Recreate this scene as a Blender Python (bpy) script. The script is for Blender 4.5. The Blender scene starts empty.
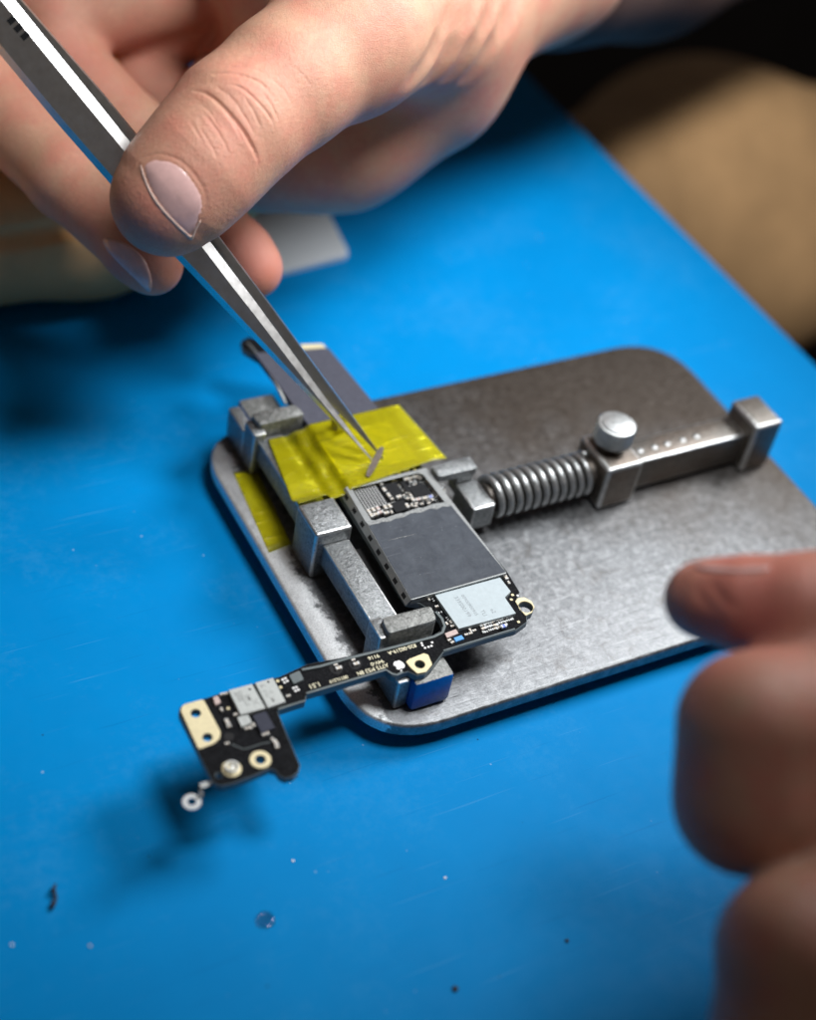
# Close-up of a phone circuit board in a small steel repair holder on a blue mat,
# tweezers held over it.  All lengths below are millimetres; S converts to metres.
import bpy, bmesh, math, random
import numpy as np
import openvdb
from mathutils import Vector, noise

S = 0.001
rnd = random.Random(7)
scene = bpy.context.scene
COL = scene.collection

# ---------------------------------------------------------------- camera model (solved from the photograph)
R = np.array([[0.8781869662092286, -0.4540829692118314, 0.1503206887025142],
              [-0.22173177983171263, -0.664934099194108, -0.7132304407003259],
              [0.42381914797811127, 0.593018803075153, -0.6846210842549482]])   # rows: right, down, forward
CAM = np.array([-117.07688018447536, -158.89715219235632, 249.99460478693499])
F, CX, CY = 1575.0, 408.0, 510.0

def ray(px, py):
    return R.T @ np.array([(px - CX) / F, (py - CY) / F, 1.0])

def P(px, py, z=0.0):
    """photo pixel -> point on the horizontal plane at height z (survey of flat things)"""
    r = ray(px, py)
    return CAM + r * ((z - CAM[2]) / r[2])

def D(px, py, d):
    """photo pixel -> point at depth d"""
    return CAM + ray(px, py) * d

# ---------------------------------------------------------------- scene graph helpers
def tag(o, label=None, cat=None, group=None, kind=None):
    if label: o['label'] = label
    if cat: o['category'] = cat
    if group: o['group'] = group
    if kind: o['kind'] = kind
    return o

def thing(name, loc, label, cat, group=None):
    o = bpy.data.objects.new(name, None)
    o.empty_display_size = 0.005
    COL.objects.link(o)
    o.location = Vector(loc) * S
    return tag(o, label, cat, group)

def world_loc(o):
    v = Vector((0, 0, 0))
    while o is not None:
        v += o.location
        o = o.parent
    return v

def link(name, me, parent=None, origin=None):
    """mesh data is in world metres here; moves the vertices to the object's own origin"""
    o = bpy.data.objects.new(name, me)
    COL.objects.link(o)
    if parent is not None:
        o.parent = parent
        base = world_loc(parent)
        off = Vector(origin) * S - base if origin is not None else Vector((0, 0, 0))
        o.location = off
        me.transform(__import__('mathutils').Matrix.Translation(-(base + off)))
    elif origin is not None:
        o.location = Vector(origin) * S
        me.transform(__import__('mathutils').Matrix.Translation(-o.location))
    return o

def obj(name, bm, mat, parent=None, smooth=False, origin=None, angle=None, edge=None):
    """bmesh in mm -> ONE object"""
    bmesh.ops.recalc_face_normals(bm, faces=bm.faces)
    me = bpy.data.meshes.new(name)
    bm.to_mesh(me); bm.free()
    me.transform(__import__('mathutils').Matrix.Scale(S, 4))
    for m in (mat if isinstance(mat, (list, tuple)) else [mat]):
        me.materials.append(m)
    if edge is not None:            # bare metal along the rounded edges, where handling has worn it
        me.materials.append(edge); k = len(me.materials) - 1
        for p in me.polygons:
            if max(abs(c) for c in p.normal) < .97 and p.area < 2e-5: p.material_index = k
    if smooth:
        me.shade_smooth()
        if angle: 
            try: me.set_sharp_from_angle(angle=math.radians(angle))
            except Exception: pass
    return link(name, me, parent, origin)

# ---------------------------------------------------------------- bmesh shapes (mm)
def box(bm, x0, x1, y0, y1, z0, z1, bev=0.0, seg=2, mi=0):
    vs = [bm.verts.new((x, y, z)) for x in (x0, x1) for y in (y0, y1) for z in (z0, z1)]
    q = [(0, 1, 3, 2), (4, 6, 7, 5), (0, 4, 5, 1), (2, 3, 7, 6), (0, 2, 6, 4), (1, 5, 7, 3)]
    fs = [bm.faces.new([vs[i] for i in f]) for f in q]
    for f in fs: f.material_index = mi
    if bev > 0:
        es = list({e for f in fs for e in f.edges})
        bmesh.ops.bevel(bm, geom=es, offset=bev, segments=seg, affect='EDGES', profile=0.5)
    return vs

def prism(bm, pts, z0, z1, bev=0.0, seg=1, holes=(), mi=0):
    """extruded polygon with holes; pts are (x,y)"""
    loops = [list(pts)] + [list(h) for h in holes]
    tops, edges = [], []
    for lp in loops:
        vs = [bm.verts.new((p[0], p[1], z1)) for p in lp]
        tops.append(vs)
        for i in range(len(vs)):
            edges.append(bm.edges.new((vs[i], vs[(i + 1) % len(vs)])))
    if holes:
        r = bmesh.ops.triangle_fill(bm, use_beauty=True, use_dissolve=False, edges=edges)
        faces = [g for g in r['geom'] if isinstance(g, bmesh.types.BMFace)]
    else:
        faces = [bm.faces.new(tops[0])]
    dup = {}
    for vs in tops:
        for v in vs:
            dup[v] = bm.verts.new((v.co.x, v.co.y, z0))
    allf = list(faces)
    for f in faces:
        allf.append(bm.faces.new([dup[v] for v in reversed(f.verts)]))
    for vs in tops:
        for i in range(len(vs)):
            a, b = vs[i], vs[(i + 1) % len(vs)]
            allf.append(bm.faces.new((a, b, dup[b], dup[a])))
    for f in allf: f.material_index = mi
    if bev > 0:
        bmesh.ops.recalc_face_normals(bm, faces=allf)
        es = [e for vs in tops for i in range(len(vs))
              for e in [bm.edges.get((vs[i], vs[(i + 1) % len(vs)]))] if e]
        bmesh.ops.bevel(bm, geom=es, offset=bev, segments=seg, affect='EDGES', profile=0.5)
    return allf

def circle(cx, cy, r, n=28, ry=None):
    ry = ry or r
    return [(cx + r * math.cos(2 * math.pi * i / n), cy + ry * math.sin(2 * math.pi * i / n)) for i in range(n)]

def rounded(pts, r, n=5):
    """round the corners of a polygon (r may be a list)"""
    out, N = [], len(pts)
    for i in range(N):
        p0, p, p1 = (np.array(pts[(i + k) % N][:2], float) for k in (-1, 0, 1))
        rr = r[i] if isinstance(r, (list, tuple)) else r
        a, b = p0 - p, p1 - p
        la, lb = np.linalg.norm(a), np.linalg.norm(b)
        k = min(rr, la * .45, lb * .45)
        if k < 1e-4:
            out.append(tuple(p)); continue
        A, B = p + a / la * k, p + b / lb * k
        for j in range(n + 1):
            t = j / n
            out.append(tuple((1 - t) ** 2 * A + 2 * t * (1 - t) * p + t * t * B))
    return out

def px_poly(pts, z):
    return [tuple(P(x, y, z)[:2]) for x, y in pts]

def cyl(bm, c, r, z0, z1, n=32, bev=0.0, seg=2):
    return prism(bm, circle(c[0], c[1], r, n), z0, z1, bev, seg)

def tube(bm, path, r, n=10, closed=False):
    """swept round tube along a list of points; r may be a list"""
    path = [np.array(p, float) for p in path]
    N = len(path); rings = []
    up = np.array((0.13, 0.27, 0.95))
    for i, p in enumerate(path):
        t = path[min(i + 1, N - 1)] - path[max(i - 1, 0)]
        t /= np.linalg.norm(t) + 1e-9
        a = np.cross(t, up); a /= np.linalg.norm(a) + 1e-9
        b = np.cross(t, a); up = np.cross(a, t)
        rr = r[i] if isinstance(r, (list, tuple)) else r
        rings.append([bm.verts.new(p + rr * (a * math.cos(2 * math.pi * k / n) + b * math.sin(2 * math.pi * k / n))) for k in range(n)])
    for i in range(N - 1):
        for k in range(n):
            bm.faces.new((rings[i][k], rings[i][(k + 1) % n], rings[i + 1][(k + 1) % n], rings[i + 1][k]))
    bm.faces.new(rings[0]); bm.faces.new(list(reversed(rings[-1])))

# ---------------------------------------------------------------- materials
def new_mat(name):
    m = bpy.data.materials.new(name); m.use_nodes = True
    nt = m.node_tree
    bs = nt.nodes['Principled BSDF']
    return m, nt, bs

class NT:
    """tiny node helper; coordinates are object coordinates in millimetres"""
    def __init__(s, nt):
        s.nt = nt
        tc = nt.nodes.new('ShaderNodeTexCoord')
        v = nt.nodes.new('ShaderNodeVectorMath'); v.operation = 'SCALE'
        v.inputs['Scale'].default_value = 1.0 / S
        nt.links.new(tc.outputs['Object'], v.inputs[0])
        s.mm = v.outputs[0]
    def L(s, a, b): s.nt.links.new(a, b)
    def stretch(s, sx, sy, sz, rot=0.0):
        m = s.nt.nodes.new('ShaderNodeMapping')
        m.inputs['Scale'].default_value = (sx, sy, sz)
        m.inputs['Rotation'].default_value = (0, 0, rot)
        s.L(s.mm, m.inputs[0]); return m.outputs[0]
    def noise(s, scale, detail=4, rough=0.55, vec=None, dist=0.0):
        n = s.nt.nodes.new('ShaderNodeTexNoise')
        n.inputs['Scale'].default_value = scale; n.inputs['Detail'].default_value = detail
        n.inputs['Roughness'].default_value = rough; n.inputs['Distortion'].default_value = dist
        s.L(vec or s.mm, n.inputs['Vector']); return n.outputs['Fac']
    def voro(s, scale, feature='F1', vec=None):
        n = s.nt.nodes.new('ShaderNodeTexVoronoi'); n.feature = feature
        n.inputs['Scale'].default_value = scale
        s.L(vec or s.mm, n.inputs['Vector']); return n.outputs['Distance']
    def ramp(s, fac, stops, interp='LINEAR'):
        r = s.nt.nodes.new('ShaderNodeValToRGB'); r.color_ramp.interpolation = interp
        e = r.color_ramp.elements
        while len(e) < len(stops): e.new(0.5)
        for i, (p, c) in enumerate(stops):
            e[i].position = p
            e[i].color = (c, c, c, 1) if isinstance(c, (int, float)) else (*c, 1)
        s.L(fac, r.inputs[0]); return r.outputs[0]
    def mix(s, fac, a, b, blend='MIX'):
        n = s.nt.nodes.new('ShaderNodeMix'); n.data_type = 'RGBA'; n.blend_type = blend
        for k, v in ((0, fac), (6, a), (7, b)):
            if isinstance(v, (int, float)): n.inputs[k].default_value = v if k == 0 else (v, v, v, 1)
            elif isinstance(v, tuple): n.inputs[k].default_value = (*v, 1)
            else: s.L(v, n.inputs[k])
        return n.outputs[2]
    def math(s, op, a, b=0.0):
        n = s.nt.nodes.new('ShaderNodeMath'); n.operation = op
        for k, v in ((0, a), (1, b)):
            if isinstance(v, (int, float)): n.inputs[k].default_value = v
            else: s.L(v, n.inputs[k])
        return n.outputs[0]
    def bump(s, h, dist_mm, strength=1.0, prev=None):
        b = s.nt.nodes.new('ShaderNodeBump')
        b.inputs['Strength'].default_value = strength
        b.inputs['Distance'].default_value = dist_mm * S
        s.L(h, b.inputs['Height'])
        if prev is not None: s.L(prev, b.inputs['Normal'])
        return b.outputs[0]

def plain(name, col, rough=0.5, metal=0.0, var=0.12, nscale=1.2, bump=0.0, bscale=6.0, coat=0.0, spec=0.5):
    """a plain surface with a little procedural unevenness in colour, gloss and relief"""
    m, nt, bs = new_mat(name); n = NT(nt)
    f = n.noise(nscale, 5, 0.6)
    lo = tuple(c * (1 - var) for c in col); hi = tuple(min(1, c * (1 + var)) for c in col)
    n.L(n.ramp(f, [(0.3, lo), (0.7, hi)]), bs.inputs['Base Color'])
    g = n.noise(nscale * 3.1, 4)
    n.L(n.ramp(g, [(0.3, max(0.02, rough - .08)), (0.7, min(1, rough + .08))]), bs.inputs['Roughness'])
    bs.inputs['Metallic'].default_value = metal
    bs.inputs['Coat Weight'].default_value = coat
    bs.inputs['Specular IOR Level'].default_value = spec
    if bump: n.L(n.bump(n.noise(bscale, 6), bump), bs.inputs['Normal'])
    return m

def steel(name, dark, light, rough=(0.28, 0.5), pits=0.05, scale=0.35, brown=0.0, brush=None, metal=.8, wear=None):
    m, nt, bs = new_mat(name); n = NT(nt)
    big = n.noise(scale, 8, 0.65, dist=0.4)
    fine = n.noise(2.6, 8, 0.7)
    sp = n.ramp(n.voro(1.7), [(0.0, 0.55), (0.22, 1.0)])
    c = n.ramp(n.math('ADD', n.math('MULTIPLY', big, .55), n.math('MULTIPLY', fine, .45)),
               [(0.36, dark), (0.64, light)])
    c = n.mix(0.5, c, sp, 'MULTIPLY')
    if brown:
        c = n.mix(n.ramp(n.noise(0.05, 4, .6), [(0.42, 0.0), (0.66, brown)]), c, (0.20, 0.135, 0.095))
    scr = n.ramp(n.noise(1.1, 3, .5, vec=n.stretch(0.10, 2.6, 1.0, 0.6)), [(0.62, 0.0), (0.72, 1.0)])
    c = n.mix(n.math('MULTIPLY', scr, .35), c, tuple(min(1, v * 1.35) for v in light))
    if wear:
        sx = nt.nodes.new('ShaderNodeSeparateXYZ'); n.L(n.mm, sx.inputs[0])
        e_ = n.math('ADD', sx.outputs['X'], n.math('MULTIPLY', n.noise(.16, 6, .7), 9.0))
        mr = nt.nodes.new('ShaderNodeMapRange'); n.L(e_, mr.inputs[0])
        mr.inputs[1].default_value = wear[0]; mr.inputs[2].default_value = wear[1]; mr.inputs[3].default_value = .85; mr.inputs[4].default_value = 0.0
        c = n.mix(mr.outputs[0], c, n.ramp(fine, [(.35, (.46, .47, .47)), (.6, (.74, .75, .75))]))
    n.L(c, bs.inputs['Base Color'])
    bs.inputs['Metallic'].default_value = metal
    n.L(n.ramp(n.noise(1.4, 6, .65), [(0.32, rough[0]), (0.68, rough[1])]), bs.inputs['Roughness'])
    h = n.bump(n.noise(5.0, 6, .7), pits)
    if brush: h = n.bump(n.noise(3.0, 3, .6, vec=n.stretch(*brush)), pits * .8, prev=h)
    n.L(n.bump(n.noise(0.7, 4, .6), pits * 2.2, prev=h), bs.inputs['Normal'])
    return m

def skin(name, base, red, bump=0.05, sss=1.0, spot=None):
    m, nt, bs = new_mat(name); n = NT(nt)
    f = n.noise(0.10, 5, .6); f2 = n.noise(0.9, 5, .65)
    c = n.mix(n.ramp(f, [(0.40, 0.0), (0.66, 0.65)]), base, red)
    c = n.mix(n.ramp(n.noise(.35, 6, .7), [(0.50, 0.0), (0.70, 0.25)]), c, red)
    c = n.mix(n.ramp(n.noise(.22, 5, .7, vec=n.stretch(1, 1, 1, 2.0)), [(0.54, 0.0), (0.72, 0.4)]), c, tuple(min(1, v * 1.25) for v in base))
    c = n.mix(n.ramp(f2, [(0.35, 0.0), (0.7, 0.28)]), c, tuple(v * .62 for v in base))
    at = nt.nodes.new('ShaderNodeAttribute'); at.attribute_name = 'flush'
    c = n.mix(n.math('MULTIPLY', at.outputs['Fac'], .75), c, red)
    n.L(c, bs.inputs['Base Color'])
    n.L(n.ramp(n.noise(1.6, 5), [(0.3, .40), (0.7, .58)]), bs.inputs['Roughness'])
    bs.inputs['Subsurface Weight'].default_value = 0.22
    bs.inputs['Subsurface Radius'].default_value = (1.0, 0.36, 0.2)
    bs.inputs['Subsurface Scale'].default_value = 2.2 * S
    v = n.voro(2.4, 'DISTANCE_TO_EDGE', vec=n.stretch(1.0, 1.0, 1.0))
    h = n.bump(n.ramp(v, [(0.0, 0.0), (0.25, 1.0)]), bump)
    h = n.bump(n.noise(1.3, 6, .7), bump * 2.0, prev=h)
    h = n.bump(n.noise(2.2, 3, .6, vec=n.stretch(2.2, .5, .8, .4)), bump * 1.4, prev=h)
    n.L(n.bump(n.noise(7.0, 4, .6), bump * .5, prev=h), bs.inputs['Normal'])
    return m

M = {}
# the blue silicone mat
m, nt, bs = new_mat('blue_silicone'); n = NT(nt)
c = n.ramp(n.noise(0.02, 5, .6), [(0.35, (0.0, 0.205, 0.52)), (0.65, (0.0, 0.228, 0.57))])
c = n.mix(n.ramp(n.noise(0.9, 8, .75), [(0.60, 0.0), (0.80, 0.10)]), c, (0.05, 0.30, 0.62))         # faint dusty scuffs
c = n.mix(n.ramp(n.voro(0.085), [(0.012, 0.55), (0.03, 0.0)]), c, (0.50, 0.62, 0.72))               # pale specks
c = n.mix(n.ramp(n.voro(0.11, vec=n.stretch(1, 1, 1, 1.1)), [(0.015, 0.8), (0.03, 0.0)]), c, (0.01, 0.025, 0.06))
c = n.mix(n.ramp(n.math('MULTIPLY', n.noise(.035, 3, .5), n.noise(.5, 8, .75)), [(.26, 0.0), (.42, .22)]), c, (.06, .30, .60))
c = n.mix(n.ramp(n.noise(1.0, 2, .5, vec=n.stretch(.03, 1.6, 1, .8)), [(.68, 0.0), (.73, .22)]), c, (.10, .33, .62))
c = n.mix(n.ramp(n.noise(1.2, 2, .5, vec=n.stretch(.04, 1.5, 1, -.5)), [(.69, 0.0), (.73, .25)]), c, (.0, .12, .36))
dots = n.math('MULTIPLY', n.ramp(n.voro(.19), [(0.025, 1.0), (0.05, 0.0)]), n.ramp(n.noise(.03, 3), [(.45, 0.0), (.6, .7)]))
c = n.mix(dots, c, (.35, .50, .68))
n.L(c, bs.inputs['Base Color'])
n.L(n.ramp(n.noise(0.25, 7, .65), [(0.3, .42), (0.7, .60)]), bs.inputs['Roughness'])
bs.inputs['Specular IOR Level'].default_value = 0.06
n.L(n.bump(n.noise(3.0, 6, .7), .03), bs.inputs['Normal'])
M['mat'] = m
M['plate'] = None
# the plate: fine-grained grey steel, fine scratches, browner and darker towards the far right, paler strip along the left edge
m, nt, bs = new_mat('worn_plate_steel'); n = NT(nt)
fine = n.noise(3.2, 9, .75); mid = n.noise(.55, 7, .7, dist=.5); big = n.noise(.045, 4, .55)
c = n.ramp(n.math('ADD', n.math('MULTIPLY', fine, .34), n.math('MULTIPLY', mid, .66)), [(.36, (.11, .115, .12)), (.50, (.19, .197, .205)), (.64, (.33, .34, .35))])
for rot, lo_, st in ((.5, .66, .55), (-.9, .68, .4), (2.2, .69, .4)):
    scr = n.ramp(n.noise(1.3, 2, .5, vec=n.stretch(.05, 2.4, 1.0, rot)), [(lo_, 0.0), (lo_ + .05, 1.0)])
    c = n.mix(n.math('MULTIPLY', scr, st), c, (.36, .37, .38))
scr = n.ramp(n.noise(1.0, 3, .6, vec=n.stretch(.10, 2.0, 1.0, -.35), dist=.6), [(.64, 0.0), (.70, .7)])
c = n.mix(scr, c, (.05, .053, .055))
sx = nt.nodes.new('ShaderNodeSeparateXYZ'); n.L(n.mm, sx.inputs[0])
u_ = n.math('ADD', n.math('ADD', n.math('MULTIPLY', sx.outputs['X'], .55), n.math('MULTIPLY', sx.outputs['Y'], .9)), n.math('MULTIPLY', big, 60.0))
c = n.mix(n.ramp(n.math('MULTIPLY', u_, .008), [(.20, 0.0), (.56, .88)]), c, (.085, .064, .048))
c = n.mix(n.ramp(n.noise(.16, 6, .65, dist=.8), [(.55, 0.0), (.70, .5)]), c, (.07, .058, .05))
e_ = n.math('ADD', sx.outputs['X'], n.math('MULTIPLY', n.noise(.22, 7, .75), 11.0))
mr = nt.nodes.new('ShaderNodeMapRange'); n.L(e_, mr.inputs[0])
mr.inputs[1].default_value = -57.6; mr.inputs[2].default_value = -56.6; mr.inputs[3].default_value = .9; mr.inputs[4].default_value = 0.0
c = n.mix(mr.outputs[0], c, n.ramp(fine, [(.36, (.55, .57, .58)), (.56, (.90, .92, .93))]))
n.L(c, bs.inputs['Base Color']); bs.inputs['Metallic'].default_value = .75
n.L(n.ramp(mid, [(.3, .36), (.7, .56)]), bs.inputs['Roughness'])
h = n.bump(fine, .03); h = n.bump(n.noise(2.0, 3, .6, vec=n.stretch(.12, 2.2, 1, .5)), .05, prev=h); n.L(n.bump(mid, .05, prev=h), bs.inputs['Normal'])
M['plate'] = m
M['steel'] = steel('jaw_steel', (0.13, 0.14, 0.145), (0.40, 0.415, 0.42), (0.28, 0.50), .10, 1.3, metal=.85, brush=(.25, 3.0, 3.0, 0))
M['worn_edge'] = steel('worn_bright_edge', (0.38, 0.39, 0.39), (0.66, 0.67, 0.67), (0.26, 0.42), .06, 1.2, metal=.9)
M['lip'] = steel('pitted_steel', (0.11, 0.115, 0.11), (0.42, 0.425, 0.41), (0.36, 0.58), .16, .9, metal=.7)
M['blue_face'] = plain('vivid_blue', (0.003, 0.11, 0.42), .35, var=.18, nscale=.8, bump=.03, bscale=2)
M['rod'] = steel('rod_steel', (0.10, 0.092, 0.082), (0.24, 0.225, 0.205), (0.34, 0.52), .06, .8, brown=.5, metal=.8)
M['spring'] = steel('spring_steel', (0.28, 0.29, 0.29), (0.52, 0.53, 0.53), (0.30, 0.44), .03, .7)
M['knob'] = steel('bright_knob_steel', (0.42, 0.435, 0.435), (0.62, 0.64, 0.64), (0.32, 0.46), .05, .8)
m, nt, bs = new_mat('polished_tweezer_steel'); n = NT(nt)
n.L(n.ramp(n.noise(.4, 5, .6), [(.3, (.60, .59, .575)), (.7, (.70, .69, .675))]), bs.inputs['Base Color']); bs.inputs['Metallic'].default_value = 1
n.L(n.ramp(n.noise(.8, 6, .7), [(.3, .30), (.7, .38)]), bs.inputs['Roughness'])
n.L(n.bump(n.noise(6, 3, .6), .002), bs.inputs['Normal']); M['tweezer'] = m
M['rubber'] = plain('black_rubber', (0.012, 0.012, 0.013), .7)
M['table'] = plain('dark_table', (0.010, 0.010, 0.012), .6)
M['floor'] = plain('dark_floor', (0.006, 0.006, 0.007), .8, nscale=.01)
M['pcb'] = plain('black_solder_mask', (0.010, 0.0105, 0.012), .24, spec=.22, bump=.02, bscale=2.5, var=.35, nscale=.6)
M['pcb_edge'] = plain('board_rim', (0.13, 0.155, 0.16), .42, bump=.02, nscale=2)
M['gold'] = plain('pale_gold_pad', (0.80, 0.70, 0.44), .45, metal=.25, var=.10, bump=.015, nscale=2)
M['ink'] = plain('cream_print', (0.86, 0.80, 0.58), .55, var=.06)
M['white_ink'] = plain('white_print', (0.88, 0.87, 0.86), .5, var=.04)
M['silver'] = plain('silver_chip_top', (0.44, 0.50, 0.525), .6, metal=.2, spec=.25, var=.05, bump=.012, nscale=.8)
M['grey_ink'] = plain('grey_etching', (0.24, 0.27, 0.29), .6)
M['white_chip'] = plain('white_chip_top', (0.47, 0.49, 0.475), .6, metal=.1, spec=.25, var=.10, bump=.02, nscale=2.5)
M['dark_ink'] = plain('dark_etching', (0.30, 0.31, 0.30), .6)
M['black_chip'] = plain('black_chip', (0.016, 0.017, 0.019), .42, spec=.2, var=.25, bump=.01)
M['navy_chip'] = plain('slate_chip', (0.040, 0.043, 0.062), .42, spec=.25, var=.15, bump=.01)
M['tin'] = plain('solder_tin', (0.84, 0.86, 0.86), .36, metal=.55, var=.12, nscale=4)
M['ceramic'] = plain('tan_ceramic', (0.58, 0.52, 0.44), .45, var=.25)
M['pink'] = plain('pinkish_part', (0.55, 0.43, 0.40), .4, var=.12)
M['blue_part'] = plain('light_blue_part', (0.12, 0.36, 0.72), .4, var=.12)
M['violet_part'] = plain('violet_part', (0.20, 0.27, 0.66), .4, var=.12)
M['shield'] = plain('shield_metal', (0.36, 0.375, 0.375), .50, metal=.7, var=.10, bump=.02, nscale=.5)
M['flex'] = plain('grey_flex', (0.10, 0.105, 0.11), .45)
M['slot'] = plain('dark_slot', (0.004, 0.004, 0.005), .8)
M['violet_foil'] = plain('grey_violet_foil', (0.075, 0.077, 0.10), .6, spec=.15, var=.15, bump=.04, bscale=.6)
# graphite sheet: slate film with soft wrinkles
m, nt, bs = new_mat('graphite_film'); n = NT(nt)
c = n.ramp(n.noise(0.25, 6, .6, dist=.6), [(0.3, (0.050, 0.057, 0.070)), (0.7, (0.078, 0.088, 0.105))])
c = n.mix(n.ramp(n.noise(1.0, 4, .6, vec=n.stretch(.16, 1.7, 1, .7)), [(0.63, 0.0), (0.73, .5)]), c, (0.14, 0.15, 0.17))
c = n.mix(n.ramp(n.voro(.45), [(0.03, .8), (0.06, 0.0)]), c, (0.22, 0.24, 0.26))
n.L(c, bs.inputs['Base Color'])
n.L(n.ramp(n.noise(.8, 5), [(0.3, .40), (0.7, .55)]), bs.inputs['Roughness']); bs.inputs['Specular IOR Level'].default_value = .2
h = n.bump(n.noise(0.22, 4, .6), .22)
n.L(n.bump(n.noise(4, 5, .7), .02, prev=h), bs.inputs['Normal'])
M['graphite'] = m
M['torn'] = plain('torn_film_backing', (0.28, 0.29, 0.29), .5, metal=.3, var=.45, nscale=2.4, bump=.15, bscale=1.6)
# amber-yellow heat tape: thin coloured film that light passes through
def film(name, col, gloss=.25):
    m = bpy.data.materials.new(name); m.use_nodes = True; nt = m.node_tree; nt.nodes.clear(); n = NT(nt)
    out = nt.nodes.new('ShaderNodeOutputMaterial')
    tr = nt.nodes.new('ShaderNodeBsdfTransparent')
    n.L(n.ramp(n.noise(.5, 4), [(0.3, tuple(v * .92 for v in col)), (0.7, col)]), tr.inputs['Color'])
    gl = nt.nodes.new('ShaderNodeBsdfGlossy'); gl.inputs['Roughness'].default_value = gloss
    gl.inputs['Color'].default_value = (.9, .9, .85, 1)
    df = nt.nodes.new('ShaderNodeBsdfDiffuse'); df.inputs['Color'].default_value = (0.95, 0.86, 0.002, 1)
    b = n.bump(n.noise(.22, 3, .5), .09)
    b = n.bump(n.ramp(n.noise(.55, 3, .5, vec=n.stretch(.25, 1.5, 1, .5)), [(.58, 0.0), (.66, 1.0)]), .05, prev=b)
    n.L(b, gl.inputs['Normal']); n.L(b, df.inputs['Normal'])
    mx0 = nt.nodes.new('ShaderNodeMixShader'); mx0.inputs[0].default_value = .19
    n.L(tr.outputs[0], mx0.inputs[1]); n.L(df.outputs[0], mx0.inputs[2])
    fr = nt.nodes.new('ShaderNodeFresnel'); fr.inputs['IOR'].default_value = 1.45
    n.L(b, fr.inputs['Normal'])
    mx = nt.nodes.new('ShaderNodeMixShader')
    n.L(fr.outputs[0], mx.inputs[0]); n.L(mx0.outputs[0], mx.inputs[1]); n.L(gl.outputs[0], mx.inputs[2])
    n.L(mx.outputs[0], out.inputs['Surface'])
    return m
M['tape'] = film('yellow_heat_tape', (0.985, 0.958, 0.21))
M['skin'] = skin('lit_skin', (0.64, 0.36, 0.24), (0.66, 0.225, 0.165), .042)
M['skin2'] = skin('shaded_skin', (0.50, 0.27, 0.185), (0.60, 0.18, 0.14), .03)  # same skin as the upper hand, shade put into the darker base
M['nail'] = plain('pink_nail', (0.72, 0.45, 0.42), .22, var=.10, nscale=.35, coat=.3, bump=.02)
M['nail_edge'] = plain('nail_free_edge', (0.70, 0.50, 0.42), .5, var=.15)
M['tan'] = plain('tan_cloth', (0.48, 0.335, 0.20), .85, var=.14, nscale=.05, bump=.15, bscale=1.5)
M['roll'] = plain('tan_roll_cloth', (0.72, 0.40, 0.17), .85, var=.14, nscale=.05, bump=.15, bscale=1.5)
M['sleeve'] = plain('dark_sleeve_cloth', (0.11, 0.055, 0.042), .9, var=.2, nscale=.08, bump=.2, bscale=1.0)
M['slab'] = plain('pale_grey_slab', (0.74, 0.77, 0.80), .45, var=.06)
M['lint'] = plain('dark_lint', (0.015, 0.02, 0.035), .8)

# ---------------------------------------------------------------- setting: mat, table, floor
MZ = -7.0
bm = bmesh.new(); box(bm, -270, 180.5, -125, 320, MZ - 2.6, MZ, .5, 2)
tag(obj('work_mat', bm, M['mat']), 'blue silicone repair mat under everything', 'mat', kind='structure')
bm = bmesh.new(); box(bm, -430, 176, -430, 480, MZ - 32, MZ - 2.65, 1, 2)
tag(obj('table', bm, M['table']), kind='structure')
bm = bmesh.new(); box(bm, -2500, 3000, -2500, 3500, -520, -500)
tag(obj('floor', bm, M['floor']), kind='structure')

# ---------------------------------------------------------------- the steel board holder
H = thing('board_holder', (68, 48, MZ), 'worn steel circuit board holder plate with spring clamp and thumb screw', 'board holder')
PW, PH = 136.3, 96.0
bm = bmesh.new()
prism(bm, rounded([(0, 0), (PW, 0), (PW, PH), (0, PH)], [17, 15, 17, 15], 12), -3.0, 0.0, .8, 3)
obj('base_plate', bm, M['plate'], H, True, angle=40)
for fx, fy in ((13, 13), (PW - 13, 13), (13, PH - 13), (PW - 13, PH - 13)):
    bm = bmesh.new(); cyl(bm, (fx, fy), 5, MZ + .02, -3.02, 24, .2)
    obj('foot', bm, M['rubber'], H, origin=(fx, fy, MZ))
# central block of the fixed jaw
bm = bmesh.new(); box(bm, 6.7, 15.5, 45.2, 55.2, 0.02, 13.5, .7, 3)
obj('centre_block', bm, M['steel'], H, True, angle=40, edge=M['worn_edge'])
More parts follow.
